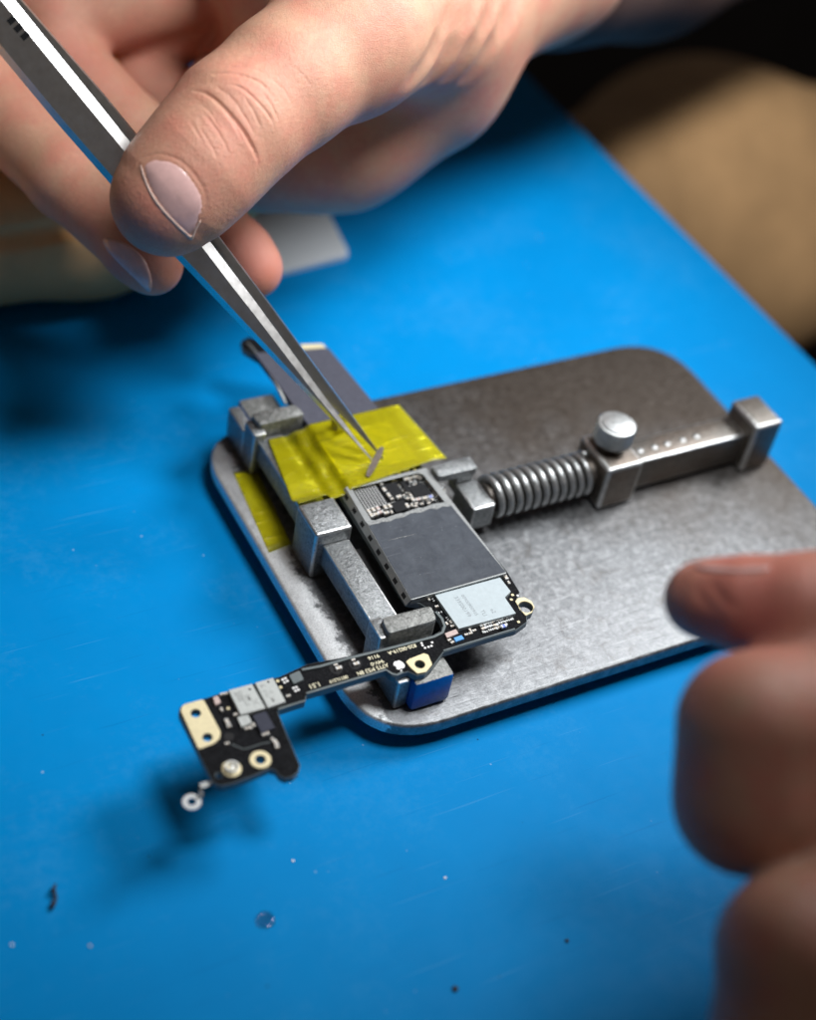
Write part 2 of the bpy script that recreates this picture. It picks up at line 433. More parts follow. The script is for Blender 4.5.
# the bars that carry the two ends of the fixed jaw, and the ends themselves (mirror images about y = 50.2)
def mir(y, far): return 100.4 - y if far else y
for far in (False, True):
    def B(bm, x0, x1, y0, y1, z0, z1, bev, seg=2):
        a, b = sorted((mir(y0, far), mir(y1, far)))
        box(bm, x0, x1, a, b, z0, z1, bev, seg)
    bm = bmesh.new(); B(bm, 8.6, 14.9, 19.5, 45.15, 4.2, 10.2, .45)
    obj('guide_bar', bm, M['steel'], H, True, angle=40, edge=M['worn_edge'])
    bm = bmesh.new()
    B(bm, 7.3, 10.4, 15.2, 20.8, 0.4, 12.4, .5)           # upright web
    B(bm, 7.35, 10.35, 6.0, 15.15, 0.4, 8.7, .5)
    j = obj('clamp_jaw', bm, M['steel'], H, True, angle=40, edge=M['worn_edge'])
    bm = bmesh.new()
    prism(bm, rounded([(8.6, mir(14.75, far)), (20.0, mir(14.75, far)), (20.8, mir(18.9, far)), (9.2, mir(19.3, far))], 1.2, 4), 9.2, 14.0, .55, 2)
    obj('upper_lip', bm, M['lip'], j, True, angle=40)
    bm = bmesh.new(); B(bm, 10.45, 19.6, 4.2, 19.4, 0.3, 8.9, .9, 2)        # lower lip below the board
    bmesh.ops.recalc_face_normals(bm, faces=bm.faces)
    for fc in bm.faces: fc.material_index = 1 if fc.normal.z > .5 else 0  # vivid blue sides, pitted grey top
    lo_lip = obj('lower_lip', bm, [M['blue_face'], M['lip']], j, True, angle=40)
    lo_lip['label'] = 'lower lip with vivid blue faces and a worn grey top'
    bm = bmesh.new(); B(bm, 15.1, 19.4, 21.0, 44.8, 0.02, 6.5, .3); obj('gap_dark_strip', bm, M['rubber'], H)  # added black strip that darkens the gap beside the bar
# sprung jaw on the right of the board
bm = bmesh.new()
box(bm, 46.2, 52.0, 44.5, 53.6, 3.0, 9.6, .5)
j = obj('sprung_jaw', bm, M['steel'], H, True, angle=40, edge=M['worn_edge'])
bm = bmesh.new()
prism(bm, rounded([(41.2, 53.4), (51.4, 53.2), (51.4, 57.6), (41.0, 57.4)], .8, 3), 11.6, 13.4, .4, 2)
box(bm, 46.5, 51.0, 53.7, 57.0, 6.0, 11.7, .4)
obj('upper_lip', bm, M['steel'], j, True, angle=40)
# guide rod with its row of dimples
AX = 49.3
bm = bmesh.new()
prism(bm, circle(AX, 7.2, 3.45, 24), 52.02, 81.0)
for v in bm.verts: v.co = Vector((v.co.z, v.co.x, v.co.y))
obj('guide_rod', bm, M['rod'], H, True, angle=40)
bm = bmesh.new(); box(bm, 91.02, 124.0, AX - 4.0, AX + 3.6, 1.5, 10.6, .6, 2)
rail = obj('slide_rail', bm, M['rod'], H, True, angle=40, edge=M['worn_edge'])
for i, x in enumerate((94.4, 98.6, 102.4, 107.0, 111.2)):
    bm = bmesh.new()
    bmesh.ops.create_uvsphere(bm, u_segments=16, v_segments=8, radius=.95)
    for v in bm.verts: v.co = Vector((x + v.co.x, AX - .6 + v.co.y, 10.6 + v.co.z * .35))
    obj('stud', bm, M['spring'], rail, True, origin=(x, AX, 10.6))
# spring
bm = bmesh.new()
turns, npt = 11.2, 26
path = []
for i in range(int(turns * npt) + 1):
    a = 2 * math.pi * i / npt
    path.append((53.0 + (80.0 - 53.0) * i / (turns * npt), AX + 4.5 * math.cos(a), 7.2 + 4.5 * math.sin(a)))
tube(bm, path, .82, 9)
obj('coil_spring', bm, M['spring'], H, True)
# slider block with thumb screw
bm = bmesh.new(); box(bm, 80.9, 91.0, 42.6, 55.6, 0.5, 13.2, .8, 3)
obj('slider_block', bm, M['rod'], H, True, angle=40, edge=M['worn_edge'])
bm = bmesh.new()
n_k = 44
pts = []
for i in range(n_k * 2):
    r = 4.75 if i % 2 else 4.4
    a = math.pi * i / n_k
    pts.append((85.8 + r * math.cos(a), 50.0 + r * math.sin(a)))
prism(bm, pts, 15.6, 20.4, .35, 2)
cyl(bm, (85.8, 50.0), 3.6, 20.3, 20.75, 32, .2)
ks = obj('thumb_screw', bm, M['knob'], H, True, angle=35)
bm = bmesh.new(); cyl(bm, (85.8, 50.0), 2.6, 13.0, 15.7, 24)
obj('screw_shank', bm, M['rod'], ks, True, angle=40)
bm = bmesh.new(); box(bm, 124.02, 132.4, 42.6, 53.6, 0.3, 15.0, .9, 3)
obj('end_block', bm, M['rod'], H, True, angle=40, edge=M['worn_edge'])

# ---------------------------------------------------------------- the circuit board
BZ0, BZ = 9.0, 10.6          # underside and top of the board (clamped between the lips)
BD = thing('circuit_board', (30, 40, BZ0), 'black phone circuit board clamped in the holder, narrow arm reaching out over the mat', 'circuit board')
Q = lambda pts, z=BZ: px_poly(pts, z)
outline = Q([(507, 571), (520, 592)]) + Q([(517, 599), (524, 598), (531, 602), (534.5, 607.5), (532, 613), (527, 616)]) + \
    Q([(527, 622), (516, 630), (500, 634.5), (482, 640), (466, 645), (443.5, 652)]) + \
    Q([(436, 662), (431, 669), (425, 674), (417, 675.5), (408, 671.5), (402, 673.5), (396, 677), (391, 675.5), (386, 671)]) + \
    Q([(350, 682), (306.5, 695), (305, 702), (277.6, 711), (288.5, 738), (300.2, 765), (298.5, 771.5), (293, 776.5), (285, 778.3), (279, 775.5), (276, 770.5), (270, 768.5)]) + \
    Q([(250, 777), (233.5, 783.2), (222, 785.6), (215, 783.5), (209.6, 776), (194, 744), (178.6, 713), (180, 707), (186, 703.5)]) + \
    Q([(204, 698.5), (233.5, 689), (279.5, 676.5), (307, 664), (348, 656), (388, 646.5), (434, 634.5), (441.5, 630), (442.5, 625), (440, 619), (434, 612), (420, 603.5)]) + \
    [(18.0, 24.0), (18.9, 60.0), (19.6, 76.0), (20.2, 84.5)] + Q([(291, 404), (279, 381), (266, 362), (254, 356), (243, 349), (241, 341), (248, 337)]) + [(37.8, 106.0), (39.8, 83.0), (41.0, 58.0)]
def hole(px, py, r, n=20): 
    c = P(px, py, BZ); return circle(c[0], c[1], r, n)
holes = [hole(525.5, 607.5, 1.55), hole(419.7, 665, 1.05), hole(195.7, 713.5, .98), hole(207.4, 737.6, .95),
         hole(260.4, 759.8, 1.0), hole(219, 775.3, .62)]
bm = bmesh.new()
prism(bm, outline, BZ0, BZ, .12, 1, holes)
for f in bm.faces:
    f.material_index = 0
bmesh.ops.recalc_face_normals(bm, faces=bm.faces)
for f in bm.faces:
    if abs(f.normal.z) < .9: f.material_index = 1
obj('board', bm, [M['pcb'], M['pcb_edge']], BD)

def plate_part(name, poly, z0, z1, mat, parent=BD, bev=.06, hls=(), r=.25, label=None):
    bm = bmesh.new()
    prism(bm, rounded(poly, r, 3) if r else poly, z0, z1, bev, 1, hls)
    o = obj(name, bm, mat, parent)
    if label: o['label'] = label
    return o
E0 = BZ + .004
# metal-plated pads and mounting tabs
plate_part('mounting_tab', Q([(515, 602), (517.5, 598.7), (524, 597.8), (531.5, 601.8), (534.3, 607.5), (531.8, 613.2), (525.5, 616.3), (521.5, 612)]), E0, BZ + .22, M['gold'], hls=[hole(525.5, 607.5, 1.6)], r=0, label='pale gold mounting ring at the corner')
plate_part('mounting_tab', Q([(405.6, 662.5), (409, 659.5), (423.7, 653.8), (428, 655.3), (432.2, 665), (426, 672.6), (417, 674.3), (411, 669)]), E0, BZ + .25, M['gold'], hls=[hole(419.7, 665, 1.08)], r=.2, label='cream coloured screw tab beside the white mark')
plate_part('gold_pad', Q([(180.3, 710.5), (183, 705), (203.4, 699.4), (220.6, 732), (219.8, 739), (213.5, 744.3), (198.6, 749.8)]), E0, BZ + .15, M['gold'], hls=[hole(195.7, 713.5, 1.0), hole(207.4, 737.6, .97)], r=.5, label='large cream gold pad with two holes')
c = P(260.4, 759.8, BZ)
plate_part('ring_pad', circle(c[0], c[1], 2.05, 32), E0, BZ + .15, M['gold'], hls=[hole(260.4, 759.8, 1.02)], r=0)
c = P(231.7, 769, BZ)
bm = bmesh.new()
prism(bm, circle(c[0], c[1], 1.3, 32), BZ + .17, BZ + .95, 0, 1, [circle(c[0], c[1], .95, 28)])
cc = obj('coaxial_socket', bm, M['tin'], BD, True, angle=40)
bm = bmesh.new(); prism(bm, circle(c[0], c[1], 1.85, 32), E0, BZ + .16, .05, 1); obj('base_ring', bm, M['gold'], cc, True, angle=40)
bm = bmesh.new(); cyl(bm, c, .42, BZ + .17, BZ + .9, 20, .12); obj('pin', bm, M['tin'], cc, True, angle=40)
# the white fruit-shaped mark (upside down from here)
a = P(399.2, 665.5, BZ)
def mark(pts): return [(a[0] - 1.28 * x, a[1] - 1.28 * y) for x, y in pts]
body = [(-.05, .62), (.25, .74), (.55, .70), (.76, .52), (.62, .36), (.56, .12), (.64, -.12), (.84, -.26), (.70, -.62), (.46, -.92), (.22, -.96), (0, -.87),
        (-.24, -.96), (-.48, -.90), (-.76, -.48), (-.88, 0), (-.80, .44), (-.54, .70), (-.28, .74)]
bm = bmesh.new(); prism(bm, rounded(mark(body), .12, 2), E0, BZ + .05)
prism(bm, rounded(mark([(0, .80), (.05, 1.08), (.36, 1.26), (.30, .98)]), .08, 2), E0, BZ + .05)
obj('printed_mark', bm, M['white_ink'], BD)

# printed lettering; it reads from the far side, i.e. upside down in the picture
def lettering(text, px, py, h, ang, mat=M['ink'], z=E0, parent=BD, sx=1.0, name='lettering', thick=.02, bold=.03):
    cu = bpy.data.curves.new(name, 'FONT'); cu.body = text; cu.size = h * 1.38
    cu.align_x = 'CENTER'; cu.align_y = 'CENTER'; cu.offset = bold * h; cu.resolution_u = 3
    t = bpy.data.objects.new('t', cu); COL.objects.link(t)
    dg = bpy.context.evaluated_depsgraph_get(); dg.update()
    me = bpy.data.meshes.new_from_object(t.evaluated_get(dg))
    bpy.data.objects.remove(t); bpy.data.curves.remove(cu)
    bm = bmesh.new(); bm.from_mesh(me); bpy.data.meshes.remove(me)
    c = P(px, py, z); ca, sa = math.cos(ang), math.sin(ang)
    for v in bm.verts:
        x, y = v.co.x * sx, v.co.y
        v.co = Vector((c[0] + ca * x - sa * y, c[1] + sa * x + ca * y, z))
    r = bmesh.ops.extrude_face_region(bm, geom=bm.faces[:])
    for g in r['geom']:
        if isinstance(g, bmesh.types.BMVert): g.co.z += thick
    return obj(name, bm, mat, parent)
TA = math.pi + .0
lettering('820-00219-A', 402, 649.2, .95, TA, sx=.93)
lettering('9116', 373.5, 657.0, .92, TA, sx=1.0)
lettering('94V-0', 377, 662.6, .92, TA, sx=.95)
lettering('A7T5 M53 8N', 372.5, 669.3, 1.0, TA, sx=.86)
lettering('0011L219', 338.5, 679.2, .80, TA, sx=.92)
lettering('1.51', 314.5, 685.3, 1.10, TA, sx=1.0)

# silver chip with the notch
chip = plate_part('silver_chip', Q([(434.9, 594.9), (500, 577.3), (510.8, 591.4), (504.9, 597.3), (516, 613.3), (458.8, 628.6)], 11.6), E0 + .06, 11.6, M['silver'], bev=.05, r=.12)
CA = math.pi / 2 + math.pi + .03
lettering('339S00199', 462.5, 606.5, .95, CA, M['grey_ink'], 11.604, chip, 1.05, thick=.008, bold=.0)
lettering('00900900905', 469.5, 605.0, .75, CA, M['grey_ink'], 11.604, chip, 1.1, thick=.008, bold=.0)
lettering('TLI', 483.5, 613.0, .95, CA, M['grey_ink'], 11.604, chip, 1.0, thick=.008, bold=.0)
lettering('e2', 493.0, 611.0, .95, CA, M['grey_ink'], 11.604, chip, 1.0, thick=.008, bold=.0)

# chips on the outer arm
wa = plate_part('white_chip', Q([(228.4, 690), (252, 683.7), (265.7, 708), (240.7, 714.6)], 11.5), E0, 11.5, M['white_chip'], bev=.08, r=.1)
wb = plate_part('white_chip', Q([(255, 682.7), (273, 677.6), (285.8, 701.4), (268, 707.7)], 11.5), E0, 11.5, M['white_chip'], bev=.08, r=.1)
ZA = 11.504
TA2 = math.pi / 2 + math.pi + .05
for i, (s_, x, y) in enumerate((('AP80', 238.0, 697), ('E6AH15', 243.5, 698.5), ('8M', 248.5, 697.5))):
    lettering(s_, x, y, .85, TA2, M['dark_ink'], ZA, wa, thick=.008, bold=.01)
bm = bmesh.new()
c = P(255.5, 702, ZA)
for sg in (-1, 1):
    for k in (0,):
        d = Vector((1, sg * 1.1, 0)).normalized(); nrm = Vector((-d.y, d.x, 0)) * .09
        q = [Vector((c[0], c[1], ZA + (.002 if sg > 0 else 0))) + d * l + nrm * w for l, w in ((-.95, -1), (.95, -1), (.95, 1), (-.95, 1))]
        bm.faces.new([bm.verts.new(v) for v in q])
obj('cross_mark', bm, M['dark_ink'], wa)
for x, y, par in ((249.8, 689.3, wa), (268.3, 681.8, wb)):
    bm = bmesh.new(); cc_ = P(x, y, ZA); cyl(bm, cc_, .26, ZA, ZA + .008, 16); obj('dot_mark', bm, M['black_chip'], par)
for s_, x, y, h in (('K', 262.5, 686, 1.0), ('2T51', 265.8, 693.5, .7), ('1S', 271, 691.5, .7), ('8M', 272.5, 699.5, .7)):
    lettering(s_, x, y, h, TA2, M['dark_ink'], ZA, wb, thick=.008, bold=.01)
plate_part('slate_chip', Q([(252.6, 715.4), (266, 711), (275.2, 727.6), (261.5, 733)], 11.3), E0, 11.3, M['navy_chip'], r=.1)
wc = plate_part('white_chip', Q([(237, 717), (248, 714.6), (252, 722), (241.7, 727)], 11.2), E0, 11.2, M['white_chip'], r=.1)
lettering('2C', 245, 720, .8, TA2, M['dark_ink'], 11.204, wc, thick=.008, bold=0)
plate_part('rubber_block', Q([(289, 675), (299.5, 670.3), (304, 679.5), (293.6, 683.8)], 11.0), E0, 11.0, M['pcb_edge'], r=.3)
plate_part('ceramic_part', Q([(212.8, 697.2), (218, 695.4), (221, 702.3), (215.5, 705)], 11.1), E0, 11.1, M['pink'], r=.1)
plate_part('ceramic_part', Q([(444.7, 633.2), (456, 628.8), (458.7, 633.2), (447, 637.8)], 11.2), E0, 11.2, M['pink'], r=.1)
plate_part('ceramic_part', Q([(453.6, 637.6), (461.6, 634.9), (464.4, 638.6), (456, 641.6)], 11.1), E0, 11.1, M['blue_part'], r=.08)
plate_part('raised_rib', Q([(277.6, 710.2), (305, 701.2), (305.2, 699.4), (278.4, 707.6)], BZ + .3), E0, BZ + .3, M['pcb_edge'], r=0)
# black disc painted for the dark inside a hole / mask dams
bm = bmesh.new(); c = P(228.8, 737, BZ); cyl(bm, c, .95, E0, BZ + .12, 24, .04); obj('dark_pit_disc', bm, M['slot'], BD)
plate_part('solder_dam', Q([(328, 667), (333, 664), (342, 666), (343, 671), (338, 675.5), (331, 673)]), E0, BZ + .10, M['slot'], r=.5)
plate_part('solder_dam', Q([(347.5, 662), (352, 658.5), (361, 660), (362, 666), (356, 670.5), (350, 668.5)]), E0, BZ + .10, M['slot'], r=.5)
# rim line along the arm (raised lighter border)
def strip(name, pts, w, z0, z1, mat, parent=BD):
    bm = bmesh.new()
    ps = [np.array(P(x, y, z1)[:2]) for x, y in pts]
    L_, R_ = [], []
    for i, p in enumerate(ps):
        t = ps[min(i + 1, len(ps) - 1)] - ps[max(i - 1, 0)]; t /= np.linalg.norm(t)
        nn = np.array((-t[1], t[0])) * w / 2
        L_.append(tuple(p + nn)); R_.append(tuple(p - nn))
    prism(bm, L_ + R_[::-1], z0, z1)
    return obj(name, bm, mat, parent)
strip('raised_rim', [(302, 669.5), (320, 666.2), (348, 658.2), (388, 648.6), (434, 636.6), (442.6, 632.3), (444.8, 626.0), (442, 618.5), (436, 611.5)], .55, E0, BZ + .35, M['pcb_edge'])
strip('raised_rim', [(306.5, 693.2), (350, 680.2), (386, 669.5), (392, 673.5), (397, 674.8), (403, 671.8)], .45, E0, BZ + .3, M['pcb_edge'])
strip('raised_rim', [(443.5, 650.4), (466, 643.4), (482, 638.6), (500, 633), (515, 628.6)], .3, E0, BZ + .12, M['pcb_edge'])
strip('solder_trace', [(231.5, 744), (243, 749), (249, 748), (262, 743.5), (273, 741.5)], .16, E0, BZ + .04, M['pcb_edge'])

# --- small parts: one mesh per size, shared by copies that are parts of the board
def cap_mesh(l, w, h, body):
    bm = bmesh.new()
    box(bm, -l / 2 + l * .24, l / 2 - l * .24, -w / 2 + .02, w / 2 - .02, 0, h - .03, .03, 1, 0)
    box(bm, -l / 2, -l / 2 + l * .30, -w / 2, w / 2, 0, h, .04, 1, 1)
    box(bm, l / 2 - l * .30, l / 2, -w / 2, w / 2, 0, h, .04, 1, 1)
    bmesh.ops.recalc_face_normals(bm, faces=bm.faces)
    me = bpy.data.meshes.new('capacitor'); bm.to_mesh(me); bm.free()
    me.transform(__import__('mathutils').Matrix.Scale(S, 4))
    me.materials.append(body); me.materials.append(M['tin'])
    return me
def pad_mesh(r):
    bm = bmesh.new(); prism(bm, rounded([(-r, -r), (r, -r), (r, r), (-r, r)], r * .6, 3), 0, .06, .02)
    bmesh.ops.recalc_face_normals(bm, faces=bm.faces)
    me = bpy.data.meshes.new('pad'); bm.to_mesh(me); bm.free()
    me.transform(__import__('mathutils').Matrix.Scale(S, 4)); me.materials.append(M['gold' if r > .27 else 'white_ink'])
    return me
CM = {'s': cap_mesh(.85, .5, .45, M['ceramic']), 'm': cap_mesh(1.3, .75, .6, M['ceramic']), 'd': cap_mesh(.85, .5, .4, M['black_chip']),
      'p': cap_mesh(1.35, .8, .6, M['pink']), 'v': cap_mesh(1.25, .85, .55, M['violet_part'])}
PM = {'o': pad_mesh(.24), 'g': pad_mesh(.30)}
def put(name, me, x, y, ang=0.0, z=E0, wx=None):
    c = P(x, y, z) if wx is None else wx
    o = bpy.data.objects.new(name, me); COL.objects.link(o); o.parent = BD
    o.location = Vector((c[0], c[1], z)) * S - BD.location
    o.rotation_euler = (0, 0, ang)
    return o
HP = math.pi / 2
for x, y, k, a in ((335.5, 665.8, 's', 0), (338.5, 669.3, 'm', 0), (353, 660.8, 's', 0), (356, 665.0, 'm', 0),
                   (450.5, 623, 's', HP), (446.5, 624.5, 's', HP), (452, 627, 's', 0), (447, 619.8, 'd', HP), (436.5, 607.3, 's', 0),
                   (440, 613.5, 'd', 0), (433, 601, 'd', HP), (428.5, 600, 's', HP), (449, 641.0, 's', .2), (452, 643.2, 's', .2),
                   (466, 635.5, 's', 0), (470.3, 634.2, 's', 0), (474, 631.4, 's', 0), (470, 631.2, 's', HP),
                   (227, 723, 'm', HP), (229, 727, 's', 0), (275.5, 744, 'm', HP), (277, 748, 's', 0), (272.5, 740.5, 's', HP),
                   (264, 735.5, 's', 0), (267.5, 733.8, 's', HP), (221.5, 710.5, 's', HP), (235.5, 715.3, 's', 0), (253.5, 725.8, 's', HP),
                   (246.5, 729.3, 's', 0), (250.5, 728.3, 's', HP), (227.0, 744.4, 's', 0), (222, 695, 's', 0), (226.3, 694.2, 's', 0),
                   (288.2, 696.8, 's', 0), (505.5, 578.6, 'm', HP), (508.5, 583.5, 's', HP)):
    put('capacitor', CM[k], x, y, a + rnd.uniform(-.05, .05))
for x, y, k in ((277.7, 681, 'g'), (280.6, 687.3, 'g'), (228.3, 708.4, 'g'), (282.6, 679.6, 'o'), (284.6, 682.4, 'o'), (285.4, 678.4, 'o'), (287.4, 681, 'o'),
                (293.6, 688.2, 'o'), (295.6, 691, 'o'), (296.4, 687.2, 'o'), (298.4, 689.8, 'o'), (512.5, 595, 'g'), (517.6, 595.6, 'o'), (511.3, 599.6, 'g'),
                (518.5, 622, 'g'), (421.5, 640.5, 'o'), (425, 639.5, 'o'), (428, 638.5, 'o'), (422.5, 645.5, 'o'), (425, 648, 'o'), (428.5, 647, 'o'), (431.5, 646, 'o'), (432, 642.5, 'o'), (421.6, 643.2, 'o')):
    put('solder_pad', PM[k], x, y)
# rows of tiny parts beside the silver chip: too many to count
def grain(bm, x, y, z, l, w, h, mi):
    box(bm, x - l / 2, x + l / 2, y - w / 2, y + w / 2, z, z + h, .03, 1, mi)
bm = bmesh.new()
for r_ in range(3):
    for k in range(17 - (r_ == 2) * 4):
        x0, y0 = 484 + k * 1.95, 630.2 - k * .64
        px_, py_ = x0 + r_ * 1.2 - 3.6, y0 + r_ * 3.4 - 3.8
        c = P(px_ + rnd.uniform(-.3, .3), py_ + rnd.uniform(-.3, .3), BZ)
        grain(bm, c[0], c[1], E0, rnd.choice((.34, .5)), rnd.choice((.5, .62)), rnd.uniform(.25, .45), rnd.choice((0, 0, 1, 2)))
tag(obj('tiny_parts', bm, [M['tin'], M['ceramic'], M['white_chip'], M['black_chip']], BD), kind='stuff')
put('capacitor', CM['v'], 503.3, 627.3, 0, E0 + .3)

# --- shield can over the main part
SZ = 12.2
sh_top = Q([(345, 487), (426, 467.5), (507, 573), (411, 600)], SZ)
win = Q([(352, 488.6), (417, 472.8), (423.0, 474.4), (447, 505), (374, 524)], SZ)
bm = bmesh.new()
prism(bm, rounded(sh_top, .5, 3), SZ - .18, SZ, .07, 2, [win])
SH = obj('shield_can', bm, M['shield'], BD)
def wall(name, a, b, z0, z1, t, mat, parent, slots=0, bev=.03):
    """upright strip from a to b with a row of dark slots"""
    a, b = np.array(a), np.array(b); d = (b - a) / np.linalg.norm(b - a); nn = np.array((-d[1], d[0]))
    bm = bmesh.new(); q = [a + nn * t / 2, b + nn * t / 2, b - nn * t / 2, a - nn * t / 2]
    prism(bm, [tuple(v) for v in q], z0, z1, bev)
    w = obj(name, bm, mat, parent)
    for i in range(slots):
        c = a + (b - a) * ((i + .55) / slots)
        bm = bmesh.new(); q = [c + d * u_ + nn * v_ for u_, v_ in ((-.7, t / 2 - .02), (.7, t / 2 - .02), (.7, t / 2 + .04), (-.7, t / 2 + .04))]
        prism(bm, [tuple(v) for v in q], z0 + .25, z0 + 1.15)
        o = obj('slot', bm, M['slot'], w)
    return w
s0, s1, s2, s3 = [np.array(p) for p in sh_top]
def sloped_wall(a, b, z0, z1, flare, slots):
    """drafted side of the can, leaning outwards towards the board, with a row of slots"""
    a, b = np.array(a), np.array(b); d = (b - a) / np.linalg.norm(b - a); nn = np.array((-d[1], d[0]))
    def pt(t, h, out): q = a + (b - a) * t + nn * (flare * (1 - h) + out); return (q[0], q[1], z0 + (z1 - z0) * h)
    bm = bmesh.new()
    v = [bm.verts.new(pt(t, h, o)) for t in (0, 1) for h in (0, 1) for o in (0, -.25)]
    for q in ((0, 2, 6, 4), (1, 5, 7, 3), (0, 4, 5, 1), (2, 3, 7, 6), (0, 1, 3, 2), (4, 6, 7, 5)): bm.faces.new([v[i] for i in q])
    w = obj('can_side', bm, M['shield'], SH)
    for i in range(slots):
        t = (i + .5) / slots; ht = .75 / np.linalg.norm(b - a)
        bm = bmesh.new()
        q = [bm.verts.new(pt(t + u_ * ht, h, o)) for o in (.012, -.1) for u_, h in ((-1, .18), (1, .18), (1, .72), (-1, .72))]
        for f_ in ((0, 1, 2, 3), (7, 6, 5, 4), (0, 4, 5, 1), (1, 5, 6, 2), (2, 6, 7, 3), (3, 7, 4, 0)): bm.faces.new([q[k] for k in f_])
        obj('slot', bm, M['slot'], w)
sloped_wall(s3 + (.02, .1), s0 + (.02, -.1), E0 + .02, SZ - .1, .95, 8)
wall('can_side', s1 + (-.25, 0), s2 + (-.25, 0), E0, SZ - .19, .3, M['shield'], SH)
wall('can_side', s2 + (-.2, .2), s3 + (.2, .2), E0, SZ - .19, .3, M['shield'], SH)
# graphite film, torn at its upper end
torn = [(366.0, 521.0), (369, 524.0), (374, 523.6), (379, 522.6), (382, 520.2), (390, 519.6), (395, 516.8), (404, 515.8), (411, 513.2), (421, 510.6), (430, 508.4), (437, 507.4), (443, 504.6), (450.5, 504.8)]
poly = Q(torn + [(505.6, 571.8), (411.2, 598.6)], SZ + .1)
bm = bmesh.new(); prism(bm, poly, SZ + .006, SZ + .10)
GF = obj('graphite_film', bm, M['graphite'], SH)
top = [(370, 520.0), (375, 520.5), (383, 517.6), (386, 518.0), (392, 515.6), (400, 513.0), (403, 513.4), (409, 511.0), (418, 507.6), (423, 507.9), (427, 506.2), (434, 503.6), (441, 502.6), (447.5, 501.8)]
bm = bmesh.new()
low = [(x, y + 1.0 + .9 * math.sin(i * 2.1 + .4 * i * i)) for i, (x, y) in enumerate(torn)]
prism(bm, Q(top + low[::-1], SZ + .16), SZ + .105, SZ + .16)
obj('torn_backing', bm, M['torn'], GF)
# crease on the film
bm = bmesh.new(); cr = [P(388, 540.6, SZ + .1), P(400, 537.6, SZ + .12), P(412, 535.0, SZ + .12), P(417, 533.6, SZ + .1)]
tube(bm, cr, [.03, .09, .07, .02], 6); obj('crease', bm, M['torn'], GF)
# parts seen through the window
gr = Q([(352.9, 488.9), (375, 483.6), (388, 503.5), (365.7, 509.6)], 11.4)
g0, g1, g2, g3 = [np.array(p) for p in gr]
bm = bmesh.new(); prism(bm, gr, E0, 11.2); GC = obj('ball_grid_chip', bm, M['black_chip'], BD)
bm = bmesh.new()
for i in range(8):
    for j in range(15):
        u_, v_ = (i + .5) / 8, (j + .5) / 15
        c = (g0 * (1 - u_) + g1 * u_) * (1 - v_) + (g3 * (1 - u_) + g2 * u_) * v_
        prism(bm, circle(c[0], c[1], .18, 8), 11.204, 11.32)
tag(obj('solder_balls', bm, M['tin'], GC), kind='stuff')
for q in ([(383.5, 484.5), (395.5, 481.8), (404.5, 493.6), (392.5, 497.0)], [(407.5, 486.5), (424.0, 482.2), (433.5, 494.3), (416.5, 499.2)], [(390, 503), (404, 499.4), (408, 509.0), (396, 512.5)], [(400, 482.0), (404, 481), (411, 491), (407, 492.4)]):
    plate_part('black_chip', Q(q, 11.4), E0, 11.4, M['black_chip'], r=.08)
used = []
def ok(c, r=.62):
    for d in used:
        if abs(d[0] - c[0]) < r and abs(d[1] - c[1]) < r: return False
    used.append(c); return True
wcaps = [(380.5, 484.6, 'm', HP), (384, 491, 'm', HP), (388.5, 496.5, 'm', HP), (406, 480.3, 'm', 0), (411, 478.7, 's', 0), (415.6, 477.7, 'm', 0), (420, 478.2, 's', HP),
         (427.2, 482.8, 'm', HP), (430.5, 487.3, 'm', HP), (434, 492, 'm', HP), (437, 496.5, 'm', HP), (424.5, 499.4, 'm', 0), (418.0, 500.6, 'p', 0), (432, 500.5, 's', HP),
         (398.5, 498.0, 'm', .1), (403, 495.6, 's', HP), (407, 493.5, 's', 0), (410.5, 496.3, 's', HP), (407.5, 499.3, 's', 0), (412.5, 500.6, 'm', HP), (416, 504.5, 's', 0),
         (368.4, 512.5, 'm', HP), (373, 511, 'm', HP), (377.6, 509.6, 'p', HP), (371, 516.6, 'm', HP), (375.5, 515.6, 'm', 0), (380, 513.6, 'p', 0), (385, 508.5, 'm', HP), (389.5, 507.3, 'm', HP),
         (386, 514.2, 'm', 0), (391.5, 513.0, 's', HP), (407, 507.0, 'm', HP), (411.8, 506.2, 's', HP), (415.6, 507.0, 's', 0), (421.6, 504.8, 's', 0), (428.8, 504, 's', 0), (404.5, 489.5, 's', HP), (441, 500.0, 's', HP), (391.8, 499.8, 's', 0)]
for x, y, k, a in wcaps:
    put('capacitor', CM[k], x, y, a + rnd.uniform(-.06, .06), E0 + .25)
put('capacitor', CM['v'], 430.3, 497.8, 0, E0 + .25)
bm = bmesh.new()
for _ in range(420):
    u_, v_ = rnd.random(), rnd.random()
    x = 356 + 84 * u_ + 8 * v_; y = 489 - 19 * u_ + 26 * v_ + (v_ * u_) * 4
    if y > 521 or (x < 389 and y < 507): continue
    c = P(x, y, BZ)
    if not ok(c, .36): continue
    grain(bm, c[0], c[1], E0, rnd.uniform(.3, .55), rnd.uniform(.25, .4), rnd.uniform(.1, .3), rnd.choice((0, 0, 1, 2)))
tag(obj('tiny_parts', bm, [M['tin'], M['ceramic'], M['white_chip']], BD), kind='stuff')
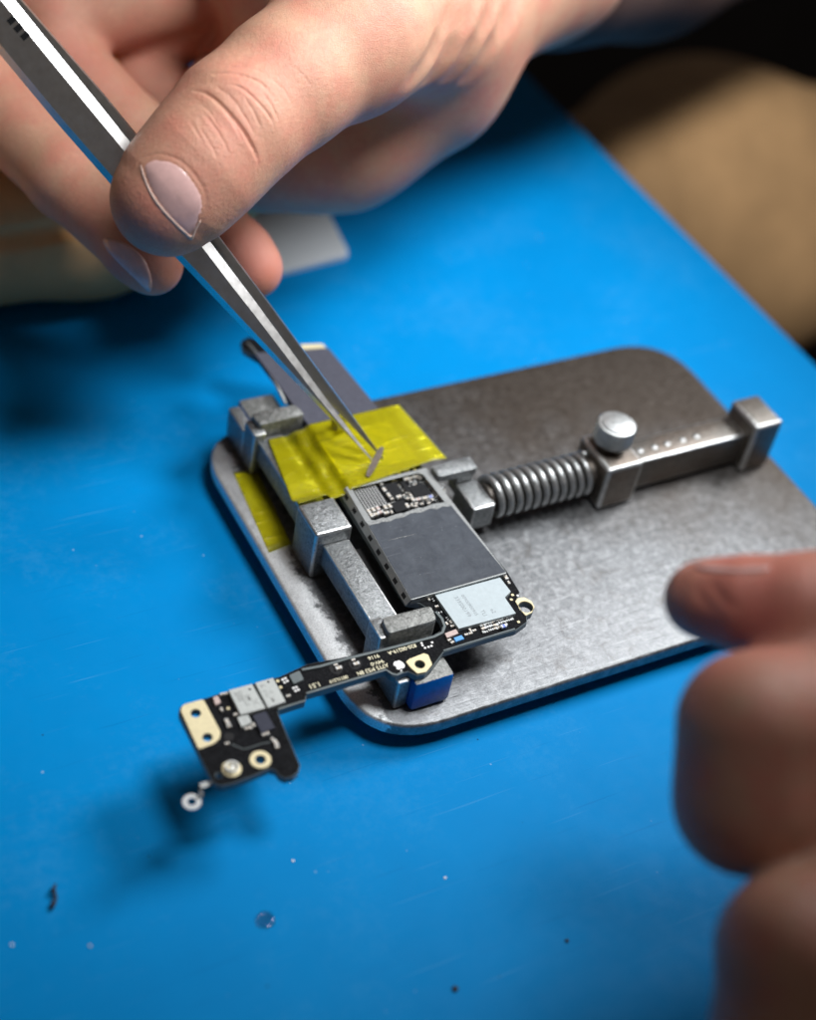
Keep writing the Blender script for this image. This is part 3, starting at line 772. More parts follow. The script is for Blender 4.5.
# second, far can under the tape and the violet foil at the far end of the board
M['can_label'] = plain('pale_can_top', (0.95, 0.95, 0.93), .5, metal=.0, var=.06)
far_can = [(20.8, 62.4), (40.2, 61.4), (39.4, 75.4), (20.9, 76.0)]
bm = bmesh.new(); prism(bm, rounded(far_can, .4, 3), E0, SZ, .08, 2); obj('shield_can', bm, M['can_label'], BD)
bm = bmesh.new(); prism(bm, rounded([(21.1, 76.6), (39.6, 76.0), (37.6, 104.4), (19.4, 107.6)], .8, 3), E0, SZ - .1, .1, 2); obj('foil_cover', bm, M['violet_foil'], BD)
bm = bmesh.new(); prism(bm, rounded([(31.5, 105.9), (37.6, 104.7), (37.3, 107.0), (31.8, 108.3)], .4, 3), E0, BZ + .8, .05); obj('gold_pad', bm, M['gold'], BD)
bm = bmesh.new(); pts_ = [P(247, 343, 11.4), P(262, 360, 11.5), P(276, 384, 11.5), P(286, 404, 11.5)]
tube(bm, pts_, [.35, .45, .45, .3], 8); obj('edge_bracket', bm, M['shield'], BD, True)
for k in range(9):
    put('capacitor', CM['sm'[k % 2]], 0, 0, rnd.choice((0, HP)), E0 + .05, (22.5 + k * 2.0, 60.4 + .3 * math.sin(k * 3) - k * .1))
# little flex tail with its ring terminal
zt = BZ - .5
def zig(pts, w):
    bm = bmesh.new()
    ps = [P(x, y, zt + (BZ - 1.3 - zt) * i / (len(pts) - 1)) for i, (x, y) in enumerate(pts)]
    prev = None
    for i, p in enumerate(ps):
        t = ps[min(i + 1, len(ps) - 1)] - ps[max(i - 1, 0)]; t[2] = 0; t /= np.linalg.norm(t)
        nn = np.array((-t[1], t[0], 0)) * w / 2
        cur = [bm.verts.new(p + nn + (0, 0, .1)), bm.verts.new(p - nn + (0, 0, .1)), bm.verts.new(p - nn - (0, 0, .1)), bm.verts.new(p + nn - (0, 0, .1))]
        if prev:
            for k in range(4): bm.faces.new((prev[k], prev[(k + 1) % 4], cur[(k + 1) % 4], cur[k]))
        else: bm.faces.new(cur)
        prev = cur
    bm.faces.new(prev[::-1]); return bm
FT = obj('flex_tail', zig([(213, 781), (208, 784), (203.5, 785), (200.3, 787.5), (200.8, 791), (201.8, 795), (198.5, 797.5), (195, 800)], .75), M['flex'], BD)
zr = BZ - 1.3
bm = bmesh.new(); c = P(191.8, 802, zr); prism(bm, circle(c[0], c[1], 1.75, 32), zr - .15, zr + .15, .05, 1, [circle(c[0], c[1], .8, 24)])
obj('ring_terminal', bm, M['tin'], FT)
bm = bmesh.new(); c = P(204, 785, zt + .2); box(bm, c[0] - .75, c[0] + .75, c[1] - .55, c[1] + .55, zt + .08, zt + .3, .05); obj('solder_pad', bm, M['white_chip'], FT)

# ---------------------------------------------------------------- yellow heat tape over the far half of the board
def sheet(bm, corners, nx, ny, zf, th=.06):
    """a thin wavy film between four plan corners (a,b near; d,c far)"""
    a, b, c, d = [np.array(p, float) for p in corners]
    g = []
    for s_ in (0, th):
        lay = []
        for j in range(ny + 1):
            row = []
            for i in range(nx + 1):
                u_, v_ = i / nx, j / ny
                p = (a * (1 - u_) + b * u_) * (1 - v_) + (d * (1 - u_) + c * u_) * v_
                row.append(bm.verts.new((p[0], p[1], zf(p[0], p[1]) + s_)))
            lay.append(row)
        g.append(lay)
    lo, hi = g
    for j in range(ny):
        for i in range(nx):
            bm.faces.new((hi[j][i], hi[j][i + 1], hi[j + 1][i + 1], hi[j + 1][i]))
            bm.faces.new((lo[j][i], lo[j + 1][i], lo[j + 1][i + 1], lo[j][i + 1]))
    for i in range(nx):
        bm.faces.new((lo[0][i], lo[0][i + 1], hi[0][i + 1], hi[0][i])); bm.faces.new((lo[ny][i + 1], lo[ny][i], hi[ny][i], hi[ny][i + 1]))
    for j in range(ny):
        bm.faces.new((lo[j + 1][0], lo[j][0], hi[j][0], hi[j + 1][0])); bm.faces.new((lo[j][nx], lo[j + 1][nx], hi[j + 1][nx], hi[j][nx]))
def tz(x, y):
    """height of the tape: on the bar, sagging into the gap, on the can, then free and sloping down"""
    w = .10 * noise.noise((x * .22, y * .13, 3.1)) + .025 * noise.noise((x * .7, y * .5, 1.0))
    def ss(a_, b_, t): t = min(1, max(0, (t - a_) / (b_ - a_))); return t * t * (3 - 2 * t)
    gap = ss(14.0, 16.5, x) * (1 - ss(19.0, 21.3, x))
    z = 12.45 - gap * (1.1 + .6 * noise.noise((y * .33, x * .25, 9)))
    z += (13.62 - 12.45) * (1 - ss(14.5, 16.0, x)) * (1 - ss(55.2, 58.5, y))
    z -= (1 - ss(14.5, 17.5, x)) * 1.9 * ss(56.0, 60.0, y)
    z -= ss(42.4, 49, x) * 1.2
    return z + w * (.35 + gap * 1.2 + ss(42.4, 44, x))
cn = [P(298, 505, 13.3)[:2], P(447.5, 458.5, 11.4)[:2], P(399.5, 405.5, 12.0)[:2], P(269, 433, 12.6)[:2]]
bm = bmesh.new(); sheet(bm, cn, 60, 40, lambda x, y: tz(x, y))
tag(obj('heat_tape', bm, M['tape'], None, True, origin=(30, 70, 12.4)), 'translucent yellow heat resistant tape stuck across the far half of the board', 'tape')
pt = px_poly([(233, 472), (257, 470), (291, 544), (269, 553)], .02)  # thin yellow film patch lying flat on the plate
bm = bmesh.new(); sheet(bm, [pt[0], pt[3], pt[2], pt[1]], 12, 20, lambda x, y: .06 + .03 * noise.noise((x * .6, y * .6, 4)), .05)
tag(obj('yellow_patch', bm, M['tape'], None, True, origin=tuple(P(262, 510, 0))), 'yellow film patch lying flat on the left rim of the steel plate', 'tape')
# a curled scrap of the same tape, standing on it
c = P(342, 428, 12.9)
bm = bmesh.new()
N = 30; lo, hi = [], []
for i in range(N):
    a_ = -2.0 + i / (N - 1) * 5.4; r_ = 1.9 - .25 * i / N
    lo.append((c[0] - 2.2, c[1] + r_ * math.sin(a_), c[2] + 1.9 + r_ * -math.cos(a_)))
    hi.append((c[0] + 1.4, c[1] + r_ * math.sin(a_) * .9 + .4, c[2] + 1.9 + r_ * -math.cos(a_) * .9))
for (p, q) in ((lo, hi),):
    va = [bm.verts.new(v) for v in p]; vb = [bm.verts.new(v) for v in q]
    for i in range(N - 1): bm.faces.new((va[i], va[i + 1], vb[i + 1], vb[i]))
bmesh.ops.solidify(bm, geom=bm.faces[:], thickness=.06)
tag(obj('tape_curl', bm, M['tape'], None, True, origin=tuple(c)), 'small curled yellow tape scrap beside the tweezers, on the larger tape', 'tape scrap')

# ---------------------------------------------------------------- tweezers and the strip they hold
TIP = P(377, 459, 13.4)
PIN = D(192, 241, 334)
e = PIN - TIP; e /= np.linalg.norm(e)
TL = 138.0
right, down, fwd = R
def roll(deg):
    v = (right * .76 - down * .65) * math.cos(math.radians(deg)) + fwd * math.sin(math.radians(deg))
    v = v - e * e.dot(v); return v / np.linalg.norm(v)
o_, op = roll(78), roll(40)      # normal of the broad faces, and the direction the tips open in
w_ = np.cross(e, o_)
if w_.dot(fwd) > 0: w_ = -w_
TW = thing('tweezers', tuple(TIP), 'fine pointed steel tweezers pinched by the upper hand, tips over the yellow tape', 'tweezers')
def interp(s, tab):
    for (a, va), (b, vb) in zip(tab, tab[1:]):
        if s <= b: t = (s - a) / (b - a); t = max(0, t); return va + (vb - va) * t
    return tab[-1][1]
WID = [(0, .35), (6, .9), (20, 2.6), (45, 6.0), (65, 8.2), (100, 9.4), (138, 9.4)]
THK = [(0, .35), (6, .65), (20, 1.1), (50, 1.7), (100, 1.8), (138, 1.8)]
GAP = [(0, 2.7), (8, 2.9), (20, 2.9), (45, 2.5), (66, 2.5), (100, 2.2), (130, .8), (138, .3)]
for sgn in (-1, 1):
    bm = bmesh.new(); prev = None
    for i in range(47):
        s = TL * i / 46.0
        s = s if i else 0.0
        W, T, G = interp(s, WID), interp(s, THK), interp(s, GAP)
        if sgn > 0: s0_ = s - 1.2
        else: s0_ = s
        c = TIP + e * s0_
        b = min(.88 * T, .38 * W); q_ = .12 * T
        prof = [(0, -W / 2), (0, W / 2), (T - q_, W / 2 - b), (T, W / 2 - b - q_), (T, -W / 2 + b + q_), (T - q_, -W / 2 + b)] if sgn < 0 else \
               [(0, -W / 2), (0, W / 2), (T - q_, W / 2), (T, W / 2 - q_), (T, -W / 2 + q_), (T - q_, -W / 2)]
        ring = [bm.verts.new(c + op * (sgn * G / 2) + o_ * (sgn * u_) + w_ * v_) for u_, v_ in prof]
        if prev:
            for k in range(6): bm.faces.new((prev[k], prev[(k + 1) % 6], ring[(k + 1) % 6], ring[k]))
        else: bm.faces.new(ring)
        prev = ring
    bm.faces.new(prev[::-1])
    obj('tweezer_arm', bm, M['tweezer'], TW)
# stamped dark mark near the back end of the near arm
cmk = TIP + e * 116 - op * (interp(116, GAP) / 2) - o_ * (1.8 + .012)
bm = bmesh.new()
for k in range(3):
    q = [cmk + e * (k * 1.9 + u_) + w_ * v_ for u_, v_ in ((-.6, 1.2), (.6, 1.2), (.6, 3.0), (-.6, 3.0))]
    bm.faces.new([bm.verts.new(v) for v in q])
obj('stamped_mark', bm, M['slot'], TW)
# the held sliver
sa, sb = D(382.5, 447, 353.5), P(367.5, 476.5, 12.75)
dv = (sb - sa); Ln = np.linalg.norm(dv); dv /= Ln
nv = np.cross(dv, right); nv /= np.linalg.norm(nv); sv = np.cross(nv, dv)
bm = bmesh.new()
prev = None
for i in range(9):
    t = i / 8; c = sa + dv * Ln * t; wv = .75 * (1 - .5 * abs(2 * t - 1) ** 4)
    ring = [bm.verts.new(c + sv * a_ * wv + nv * b_) for a_, b_ in ((-1, -.1), (1, -.1), (1, .1), (-1, .1))]
    if prev:
        for k in range(4): bm.faces.new((prev[k], prev[(k + 1) % 4], ring[(k + 1) % 4], ring[k]))
    else: bm.faces.new(ring)
    prev = ring
bm.faces.new(prev[::-1])
tag(obj('metal_strip', bm, M['rod'], None, origin=tuple(sa)), 'small grey metal sliver held between the tweezer tips', 'metal strip')

# ---------------------------------------------------------------- hands, grown from distance fields
class Field:
    def __init__(s, lo, hi, vox):
        s.lo = np.array(lo, float); s.v = vox
        s.n = np.ceil((np.array(hi) - s.lo) / vox).astype(int) + 1
        s.d = np.full(tuple(s.n), 30.0, np.float32)
    def _block(s, mn, mx, pad):
        i0 = np.maximum(0, np.floor((mn - pad - s.lo) / s.v).astype(int)); i1 = np.minimum(s.n, np.ceil((mx + pad - s.lo) / s.v).astype(int) + 1)
        if np.any(i1 <= i0): return None
        sl = tuple(slice(a, b) for a, b in zip(i0, i1))
        ax = [s.lo[k] + s.v * np.arange(i0[k], i1[k], dtype=np.float32) for k in range(3)]
        return sl, np.meshgrid(*ax, indexing='ij')
    def _cap(s, g, a, b, ra, rb):
        ba = b - a; L2 = float(ba.dot(ba)) + 1e-9
        px, py, pz = g[0] - a[0], g[1] - a[1], g[2] - a[2]
        h = np.clip((px * ba[0] + py * ba[1] + pz * ba[2]) / L2, 0, 1)
        return np.sqrt((px - ba[0] * h) ** 2 + (py - ba[1] * h) ** 2 + (pz - ba[2] * h) ** 2) - (ra + (rb - ra) * h)
    def add(s, a, b, ra, rb, k=3.0):
        a, b = np.array(a, float), np.array(b, float)
        r = max(ra, rb); bl = s._block(np.minimum(a, b), np.maximum(a, b), r + k + 14)
        if bl is None: return
        sl, g = bl; e_ = s._cap(g, a, b, ra, rb).astype(np.float32); d = s.d[sl]
        h = np.maximum(k - np.abs(d - e_), 0) / k
        s.d[sl] = np.minimum(d, e_) - h * h * k * .25
    def chain(s, pts, k=3.0, join=None):
        """pts: list of (point, radius)"""
        for i, ((a, ra), (b, rb)) in enumerate(zip(pts, pts[1:])): s.add(a, b, ra, rb, k if i or join is None else join)
    def carve(s, pts, r, k=.8):
        for a, b in zip(pts, pts[1:]):
            a, b = np.array(a, float), np.array(b, float)
            bl = s._block(np.minimum(a, b), np.maximum(a, b), r + k + 2)
            if bl is None: continue
            sl, g = bl; e_ = -s._cap(g, a, b, r, r).astype(np.float32); d = s.d[sl]
            h = np.maximum(k - np.abs(d - e_), 0) / k
            s.d[sl] = np.maximum(d, e_) + h * h * k * .25
    def at(s, p):
        q = (np.array(p) - s.lo) / s.v; i = np.floor(q).astype(int)
        if np.any(i < 0) or np.any(i >= s.n - 1): return 30.0
        f = q - i; r = 0.0
        for a in (0, 1):
            for b in (0, 1):
                for c in (0, 1):
                    r += s.d[i[0] + a, i[1] + b, i[2] + c] * (f[0] if a else 1 - f[0]) * (f[1] if b else 1 - f[1]) * (f[2] if c else 1 - f[2])
        return float(r)
    def grad(s, p, h=.8):
        g = np.array([s.at(p + np.eye(3)[k] * h) - s.at(p - np.eye(3)[k] * h) for k in range(3)])
        return g / (np.linalg.norm(g) + 1e-9)
    def hit(s, px, py, near=150.0):
        r = ray(px, py); rl = np.linalg.norm(r); t = near
        for _ in range(400):
            dd = s.at(CAM + r * t)
            if dd < .03: return CAM + r * t
            t += max(.05, dd * .7) / rl
            if t > 700: return None
        return CAM + r * t
    def mesh(s, name):
        g = openvdb.FloatGrid(10.0); g.copyFromArray(s.d)
        pts, quads = g.convertToQuads(isovalue=0.0)
        pts = pts * s.v + s.lo
        me = bpy.data.meshes.new(name)
        me.from_pydata((pts * S).tolist(), [], [tuple(int(i) for i in q[::-1]) for q in quads])
        me.update(); me.shade_smooth()
        s.pts = pts
        return me

def flush(me, pts, spots):
    """reddened fingertips and creases: an own colour of the skin, stored per vertex"""
    v = np.zeros(len(pts), np.float32)
    for c, r, w in spots:
        d = np.linalg.norm(pts - np.array(c), axis=1); v = np.maximum(v, w * np.clip(1 - d / r, 0, 1) ** .8)
    at = me.attributes.new('flush', 'FLOAT', 'POINT'); at.data.foreach_set('value', v)

def patch(fd, poly, off, th=.35, rings=7, dome=.25):
    """a thin plate laid on the surface inside a pixel outline"""
    poly = [np.array(p, float) for p in poly]; c = sum(poly) / len(poly)
    bm = bmesh.new(); n_ = len(poly)
    def lift(px, t):
        p = fd.hit(*px)
        if p is None: return None
        g = fd.grad(p, 1.2); return p, g
    def layer(extra):
        p, g = lift(c, 0); cv = bm.verts.new(p + g * (off + dome + extra)); rows = []
        for r_ in range(1, rings + 1):
            t = r_ / rings; row = []
            for q in poly:
                p, g = lift(c + (q - c) * t, t); row.append(bm.verts.new(p + g * (off + dome * (1 - t ** 3) + extra)))
            rows.append(row)
        for k in range(n_): bm.faces.new((cv, rows[0][k], rows[0][(k + 1) % n_]))
        for a, b in zip(rows, rows[1:]):
            for k in range(n_): bm.faces.new((a[k], b[k], b[(k + 1) % n_], a[(k + 1) % n_]))
        return rows[-1]
    a = layer(0); b = layer(-th)
    for k in range(n_): bm.faces.new((a[k], a[(k + 1) % n_], b[(k + 1) % n_], b[k]))
    return bm

def smooth_poly(pts, n=4):
    """closed Catmull-Rom through pixel points"""
    out = []; N = len(pts); p = [np.array(q, float) for q in pts]
    for i in range(N):
        a, b, c, d = p[i - 1], p[i], p[(i + 1) % N], p[(i + 2) % N]
        for j in range(n):
            t = j / n
            out.append(tuple(.5 * ((2 * b) + (c - a) * t + (2 * a - 5 * b + 4 * c - d) * t * t + (3 * b - a - 3 * c + d) * t ** 3)))
    return out

def open_spline(pts, n=4):
    p = [np.array(q, float) for q in pts]; p = [2 * p[0] - p[1]] + p + [2 * p[-1] - p[-2]]; out = []
    for i in range(1, len(p) - 2):
        a, b, c, d = p[i - 1:i + 3]
        for j in range(n):
            t = j / n; out.append(.5 * ((2 * b) + (c - a) * t + (2 * a - 5 * b + 4 * c - d) * t * t + (3 * b - a - 3 * c + d) * t ** 3))
    out.append(p[-2]); return out
def refine(me, fd, centre, rad, lines, cuts=2):
    """finer faces around centre, set back on the field, with narrow creases pressed in"""
    bm = bmesh.new(); bm.from_mesh(me)
    c = Vector(centre) * S
    es = {e_ for fc in bm.faces if (fc.calc_center_median() - c).length < rad * S for e_ in fc.edges}
    bmesh.ops.subdivide_edges(bm, edges=list(es), cuts=cuts, use_grid_fill=True)
    segs = []
    for ps, wd, dp in lines:
        n_ = len(ps) - 1
        for i, (a, b) in enumerate(zip(ps, ps[1:])): segs.append((a, b, wd, dp, i / n_, (i + 1) / n_))
    A = np.array([q[0] for q in segs]); Bv = np.array([q[1] for q in segs]) - A; L2 = (Bv ** 2).sum(1) + 1e-9
    W = np.array([q[2] for q in segs]); DP = np.array([q[3] for q in segs]); T0 = np.array([q[4] for q in segs]); T1 = np.array([q[5] for q in segs])
    for v in bm.verts:
        if (v.co - c).length > rad * S * 1.05: continue
        p = np.array(v.co) / S
        n_ = fd.grad(p, 1.0); p = p - n_ * fd.at(p)
        h = np.clip(((p - A) * Bv).sum(1) / L2, 0, 1); d = np.linalg.norm(p - A - Bv * h[:, None], axis=1)
        t = T0 + (T1 - T0) * h; fade = np.clip(np.minimum(t, 1 - t) * 5, 0.15, 1)
        k = .85 * DP * fade * (np.exp(-(d / (.72 * W)) ** 2) - .22 * np.exp(-((d - 2.2 * W) / (1.3 * W)) ** 2))
        dsp = max(k.max(), 0) + min(k.min(), 0)
        dsp += .035 * noise.noise(Vector(p) * 1.3) + .02 * noise.noise(Vector(p) * 3.1)
        v.co = Vector(p - n_ * dsp) * S
    bm.to_mesh(me); bm.free(); me.shade_smooth()
    return np.array([v.co for v in me.vertices]) / S
# --- upper hand (holds the tweezers)
VOX = 0.75
f = Field((-75, 62, 12), (190, 235, 150), VOX)
# arm, wrist and palm first (large, smoothly joined)
f.chain([(D(640, -70, 470), 27), (D(520, -60, 412), 25), (D(455, -20, 392), 23)], 14)
f.chain([(D(455, -20, 392), 22), (D(400, 40, 388), 20), (D(320, 80, 392), 19), (D(235, 110, 396), 15)], 14)
f.chain([(D(430, 0, 380), 20), (D(340, -40, 372), 22), (D(240, -70, 385), 18)], 14)
f.chain([(D(440, 20, 372), 17), (D(410, 10, 358), 16), (D(348, 38, 340), 15.5)], 10)          # thumb mount
f.chain([(D(425, 80, 392), 18), (D(340, 130, 393), 17.5), (D(262, 150, 397), 15)], 12)
# curled fingers behind
f.chain([(D(300, 10, 402), 11), (D(150, 20, 398), 11), (D(140, 75, 402), 9.5), (D(200, 130, 408), 9)], 3)
f.chain([(D(270, -40, 392), 12), (D(62, 18, 384), 11), (D(62, 62, 382), 10), (D(135, 135, 378), 8.8), (D(240, 255, 368), 7.6), (D(252, 268, 367), 7.2)], 2.6)
f.chain([(D(230, -80, 380), 12), (D(-50, 10, 384), 11.5), (D(-15, 95, 378), 10.6), (D(70, 178, 364), 9.6), (D(140, 250, 353), 7.7), (D(152, 264, 352), 7.0)], 2.6)
# thumb
ft = [(D(352, 34, 338), 15.4), (D(285, 84, 328), 13.4), (D(236, 124, 322), 12.9), (D(200, 164, 319), 12.1), (D(172, 194, 318.5), 10.9), (D(164, 203, 318.5), 9.9)]
f.chain(ft, 5, join=9)
# knuckle creases of the thumb and the folds of the fingers, cut into the surface
def crease(pxs, r, depth, k=.9, fd=f):
    ps = []
    for x, y in pxs:
        p = fd.hit(x, y)
        if p is not None:
            g = fd.grad(p); ps.append(p + g * (r - depth))
    return ps
LINES = []
for pxs, wd, dp in (([(190, 90), (205, 93), (218, 102), (233, 118), (245, 134), (254, 150), (258, 163)], .55, .50),
                    ([(207, 76), (224, 73), (244, 76), (262, 84), (274, 98)], .5, .26),
                    ([(228, 84), (240, 87), (254, 98), (268, 114), (274, 126)], .42, .28),
                    ([(212, 99), (224, 110), (236, 127), (243, 142)], .4, .20), ([(203, 112), (214, 126), (224, 142), (230, 156)], .4, .16),
                    ([(198, 125), (206, 137), (214, 150), (217, 160)], .35, .12), ([(262, 92), (272, 106), (279, 122)], .4, .18),
                    ([(244, 96), (254, 112), (262, 130)], .35, .18), ([(236, 104), (247, 120), (256, 138)], .35, .14), ([(196, 100), (210, 112), (220, 128)], .35, .10),
                    ([(270, 78), (284, 90), (292, 104)], .4, .12), ([(216, 86), (230, 96), (243, 112)], .35, .12), ([(226, 68), (250, 68), (272, 76)], .4, .10),
                    ([(188, 118), (196, 130), (203, 142)], .35, .08), ([(286, 62), (302, 74), (312, 88)], .4, .08),
                    ([(136.5, 169), (139.5, 161.5), (147, 156.5), (160, 154), (178.5, 159.5), (194, 173.5), (205.5, 193), (205, 214)], .45, .15)):
    LINES.append(([f.hit(x, y) for x, y in open_spline(pxs, 3)], wd, dp))
# soft tendon folds at the wrist
for x0 in (438, 455, 474, 492):
    ps = crease([(x0 + 26, -10), (x0 + 14, 20), (x0 - 2, 48), (x0 - 22, 76)], 4.0, .08)
    if len(ps) > 1: f.carve(ps, 4.0, 2.5)
me = f.mesh('hand')
flush(me, refine(me, f, f.hit(215, 130), 30, LINES), [(D(165, 205, 310), 20, .6), (D(250, 268, 362), 22, 1.2), (D(150, 262, 350), 24, .9), (D(60, 60, 372), 24, .7), (D(140, 50, 390), 24, .6), (D(240, 112, 312), 13, .5), (D(-10, 90, 372), 26, .5)])
me.materials.append(M['skin'])
HA = link('hand', me, None, origin=tuple(D(300, 60, 360)))
tag(HA, 'bare hand pinching the steel tweezers between thumb and finger, thumbnail towards the camera', 'hand')
sf = Field((70, 110, 20), (330, 330, 170), 1.5)
sf.chain([(D(1000, -220, 600), 36), (D(640, -78, 470), 33), (D(556, -62, 432), 30)], 8)
sf.carve([D(545, -61, 426), D(470, -30, 398)], 26, 1.5)
me = sf.mesh('sleeve'); me.materials.append(M['sleeve']); link('sleeve', me, HA)
nail_px = smooth_poly([(142.5, 168), (148, 160.5), (160, 158.5), (177, 163.5), (191.5, 177.5), (202.5, 196), (202.5, 214), (192.5, 237), (181, 229), (168.5, 216.5), (152, 193)], 3)
edge_px = smooth_poly([(140, 164), (146, 159.0), (148, 168), (156, 190), (171.5, 212.5), (184, 226), (192, 233), (200, 217), (202.5, 219), (193, 240.5), (180.5, 232.5), (166.5, 219.5), (149.5, 195.5), (141.5, 175)], 3)
NL = obj('thumbnail', patch(f, nail_px, -.05, .4, 7, .40), M['nail'], HA, True)
c0 = np.array((168, 195.0))
def band(fd, outer, inner, off, th):
    bm = bmesh.new(); n_ = len(outer); L4 = []
    for q, o2 in ((outer, off), (inner, off + .1), (inner, off - th), (outer, off - th)):
        row = []
        for x, y in q:
            p = fd.hit(x, y); row.append(bm.verts.new(p + fd.grad(p, 1.2) * o2))
        L4.append(row)
    for a, b in zip(L4, L4[1:] + L4[:1]):
        for k in range(n_ - 1): bm.faces.new((a[k], a[k + 1], b[k + 1], b[k]))
    bm.faces.new([r[0] for r in L4]); bm.faces.new([r[-1] for r in L4][::-1])
    return bm
outer = open_spline([(140.2, 165), (143, 178), (150.5, 195.5), (161, 210.5), (173.5, 224), (184, 234), (191.8, 240), (196, 231), (201, 221)])
inner = open_spline([(141.8, 166), (145.5, 178), (153, 194), (163.5, 208.5), (175.5, 221.5), (185, 230.5), (191.4, 235.5), (195, 228.5), (200.4, 220)])
obj('nail_edge', band(f, outer, inner, .06, .35), M['nail_edge'], NL, True)
nail2 = smooth_poly([(104, 238), (118, 240), (134, 248), (146, 262), (152, 280), (150, 292), (138, 282), (118, 262), (106, 248)], 3)
try: obj('fingernail', patch(f, nail2, .1, .4, 5, .15), M['nail'], HA, True)
except Exception as ex: print('nail2', ex)

# --- lower right hand
g_ = Field((-30, -215, -4), (150, 20, 150), VOX)
g_.chain([(D(1010, 600, 262), 16), (D(880, 606, 258), 11.0), (D(800, 610, 258), 8.9), (D(745, 604, 261), 7.6), (D(708, 600, 264), 6.2), (D(700, 599, 265), 5.7)], 3)
g_.chain([(D(1010, 700, 262), 15), (D(880, 706, 252), 11.0), (D(752, 726, 246), 10.4), (D(748, 800, 247), 10.4), (D(860, 836, 256), 10), (D(930, 850, 262), 9)], 6)
g_.chain([(D(1010, 860, 250), 14), (D(900, 900, 240), 10.5), (D(790, 950, 233), 10.2), (D(784, 1030, 234), 10), (D(900, 1060, 244), 9.5)], 4)
g_.chain([(D(1060, 640, 270), 22), (D(1060, 900, 258), 24)], 10)
g_.chain([(D(1060, 760, 268), 24), (D(1240, 760, 290), 26)], 10)
for pxs, r, dp in (([(712, 585), (717, 592), (724, 600), (732, 606)], .6, .22), ([(698, 590), (704, 600), (712, 607)], .5, .18)):
    ps = crease(pxs, r, dp, fd=g_)
    if len(ps) > 1: g_.carve(ps, r, .7)
me = g_.mesh('hand')
flush(me, g_.pts, [(D(740, 600, 255), 24, 1.0), (D(690, 600, 262), 14, .5)])
me.materials.append(M['skin2'])
HB = link('hand', me, None, origin=tuple(D(860, 760, 262)))
tag(HB, 'bare hand at the lower right, index finger stretched towards the plate and other fingers curled', 'hand')
try: obj('fingernail', patch(g_, smooth_poly([(693, 566.5), (712, 566.2), (735, 568.5), (758, 568.3), (771, 566.8), (760, 572.0), (735, 572.6), (708, 571.2)], 2), .1, .4, 3, .1), M['nail'], HB, True)
except Exception as ex: print('nail3', ex)

# ---------------------------------------------------------------- blurred things around
h_ = Field((-140, 140, MZ + .1), (80, 260, 90), 1.6)
h_.chain([(np.array((-120, 171, 15.)), 20), (np.array((0, 170, 14.)), 19.5), (np.array((34, 178, 13)), 17)], 10)
h_.chain([(np.array((-120, 196, 38.)), 22), (np.array((10, 196, 38)), 20)], 10)
ps = [(-120, 153, 24), (-60, 153, 23.5), (0, 152.5, 23), (34, 163, 20)]
h_.carve([np.array(p, float) for p in ps], 1.8, 2)
me = h_.mesh('cloth_roll'); me.materials.append(M['roll'])
tag(link('cloth_roll', me, None, origin=(-20, 200, MZ)), 'tan padded roll with a dark fold, lying on the mat behind the fingers', 'roll')
k_ = Field((170, 20, -330), (520, 420, 60), 3.0)
k_.chain([(D(600, 205, 640), 38), (D(690, 195, 690), 50), (D(800, 212, 720), 55)], 30)
k_.chain([(D(690, 200, 690), 45), (D(745, 275, 690), 36)], 30)
me = k_.mesh('cushion'); me.materials.append(M['tan'])
tag(link('cushion', me, None, origin=tuple(D(700, 240, 690))), 'tan rounded cushion out of focus beyond the right edge of the mat', 'cushion')
bm = bmesh.new()
prism(bm, rounded(px_poly([(275, 273), (350, 254), (326, 206), (236, 214)], MZ + 1.6), 2.5, 4), MZ + .02, MZ + 1.6, .4, 2)
tag(obj('slab', bm, M['slab'], None, origin=(62, 174, MZ)), 'small pale grey flat slab on the mat beneath the wrist', 'slab')
# bits of dirt on the mat
def crumb(px, py, r, label, cat, name, mat, flat=.5, stretch=1.0, ang=0.):
    c = P(px, py, MZ); bm = bmesh.new()
    bmesh.ops.create_icosphere(bm, subdivisions=2, radius=1)
    for v in bm.verts:
        k = 1 + .35 * noise.noise(v.co * 1.7 + Vector((px, py, 0)))
        x, y = v.co.x * r * k * stretch, v.co.y * r * k
        v.co = Vector((c[0] + x * math.cos(ang) - y * math.sin(ang), c[1] + x * math.sin(ang) + y * math.cos(ang), MZ + .02 + r * flat * (v.co.z * k + 1) * .5))
    return tag(obj(name, bm, mat, None, True, origin=(c[0], c[1], MZ)), label, cat, 'crumbs on the mat')
bm = bmesh.new()
pts_ = [P(55.5, 886, MZ) + (0, 0, .5), P(53.5, 892, MZ) + (0, 0, .9), P(56, 899, MZ) + (0, 0, .45), P(53, 906, MZ) + (0, 0, .5), P(51.5, 911, MZ) + (0, 0, .4)]
tube(bm, pts_, [.25, .4, .3, .5, .2], 8)
tag(obj('lint', bm, M['lint'], None, True, origin=tuple(P(54, 898, MZ))), 'dark curled thread of lint on the mat at lower left', 'lint')
c = P(265, 920, MZ)
bm = bmesh.new(); bmesh.ops.create_uvsphere(bm, u_segments=24, v_segments=10, radius=1)
for v in bm.verts: v.co = Vector((c[0] + v.co.x * 1.75, c[1] + v.co.y * 1.75, MZ + .01 + .28 * (v.co.z + 1) * .5))
m, nt, bs = new_mat('clear_drop'); bs.inputs['Transmission Weight'].default_value = 1; bs.inputs['IOR'].default_value = 1.35; bs.inputs['Roughness'].default_value = .05
dr = obj('liquid_drop', bm, m, None, True, origin=tuple(c)); tag(dr, 'tiny clear drop of liquid on the mat below the board arm', 'drop')
crumb(12, 945, .27, 'white crumb on the mat at the far lower left', 'crumb', 'crumb', M['white_ink'])
crumb(90, 946, .27, 'pale brown crumb on the mat right of the white one', 'crumb', 'crumb', M['ceramic'])
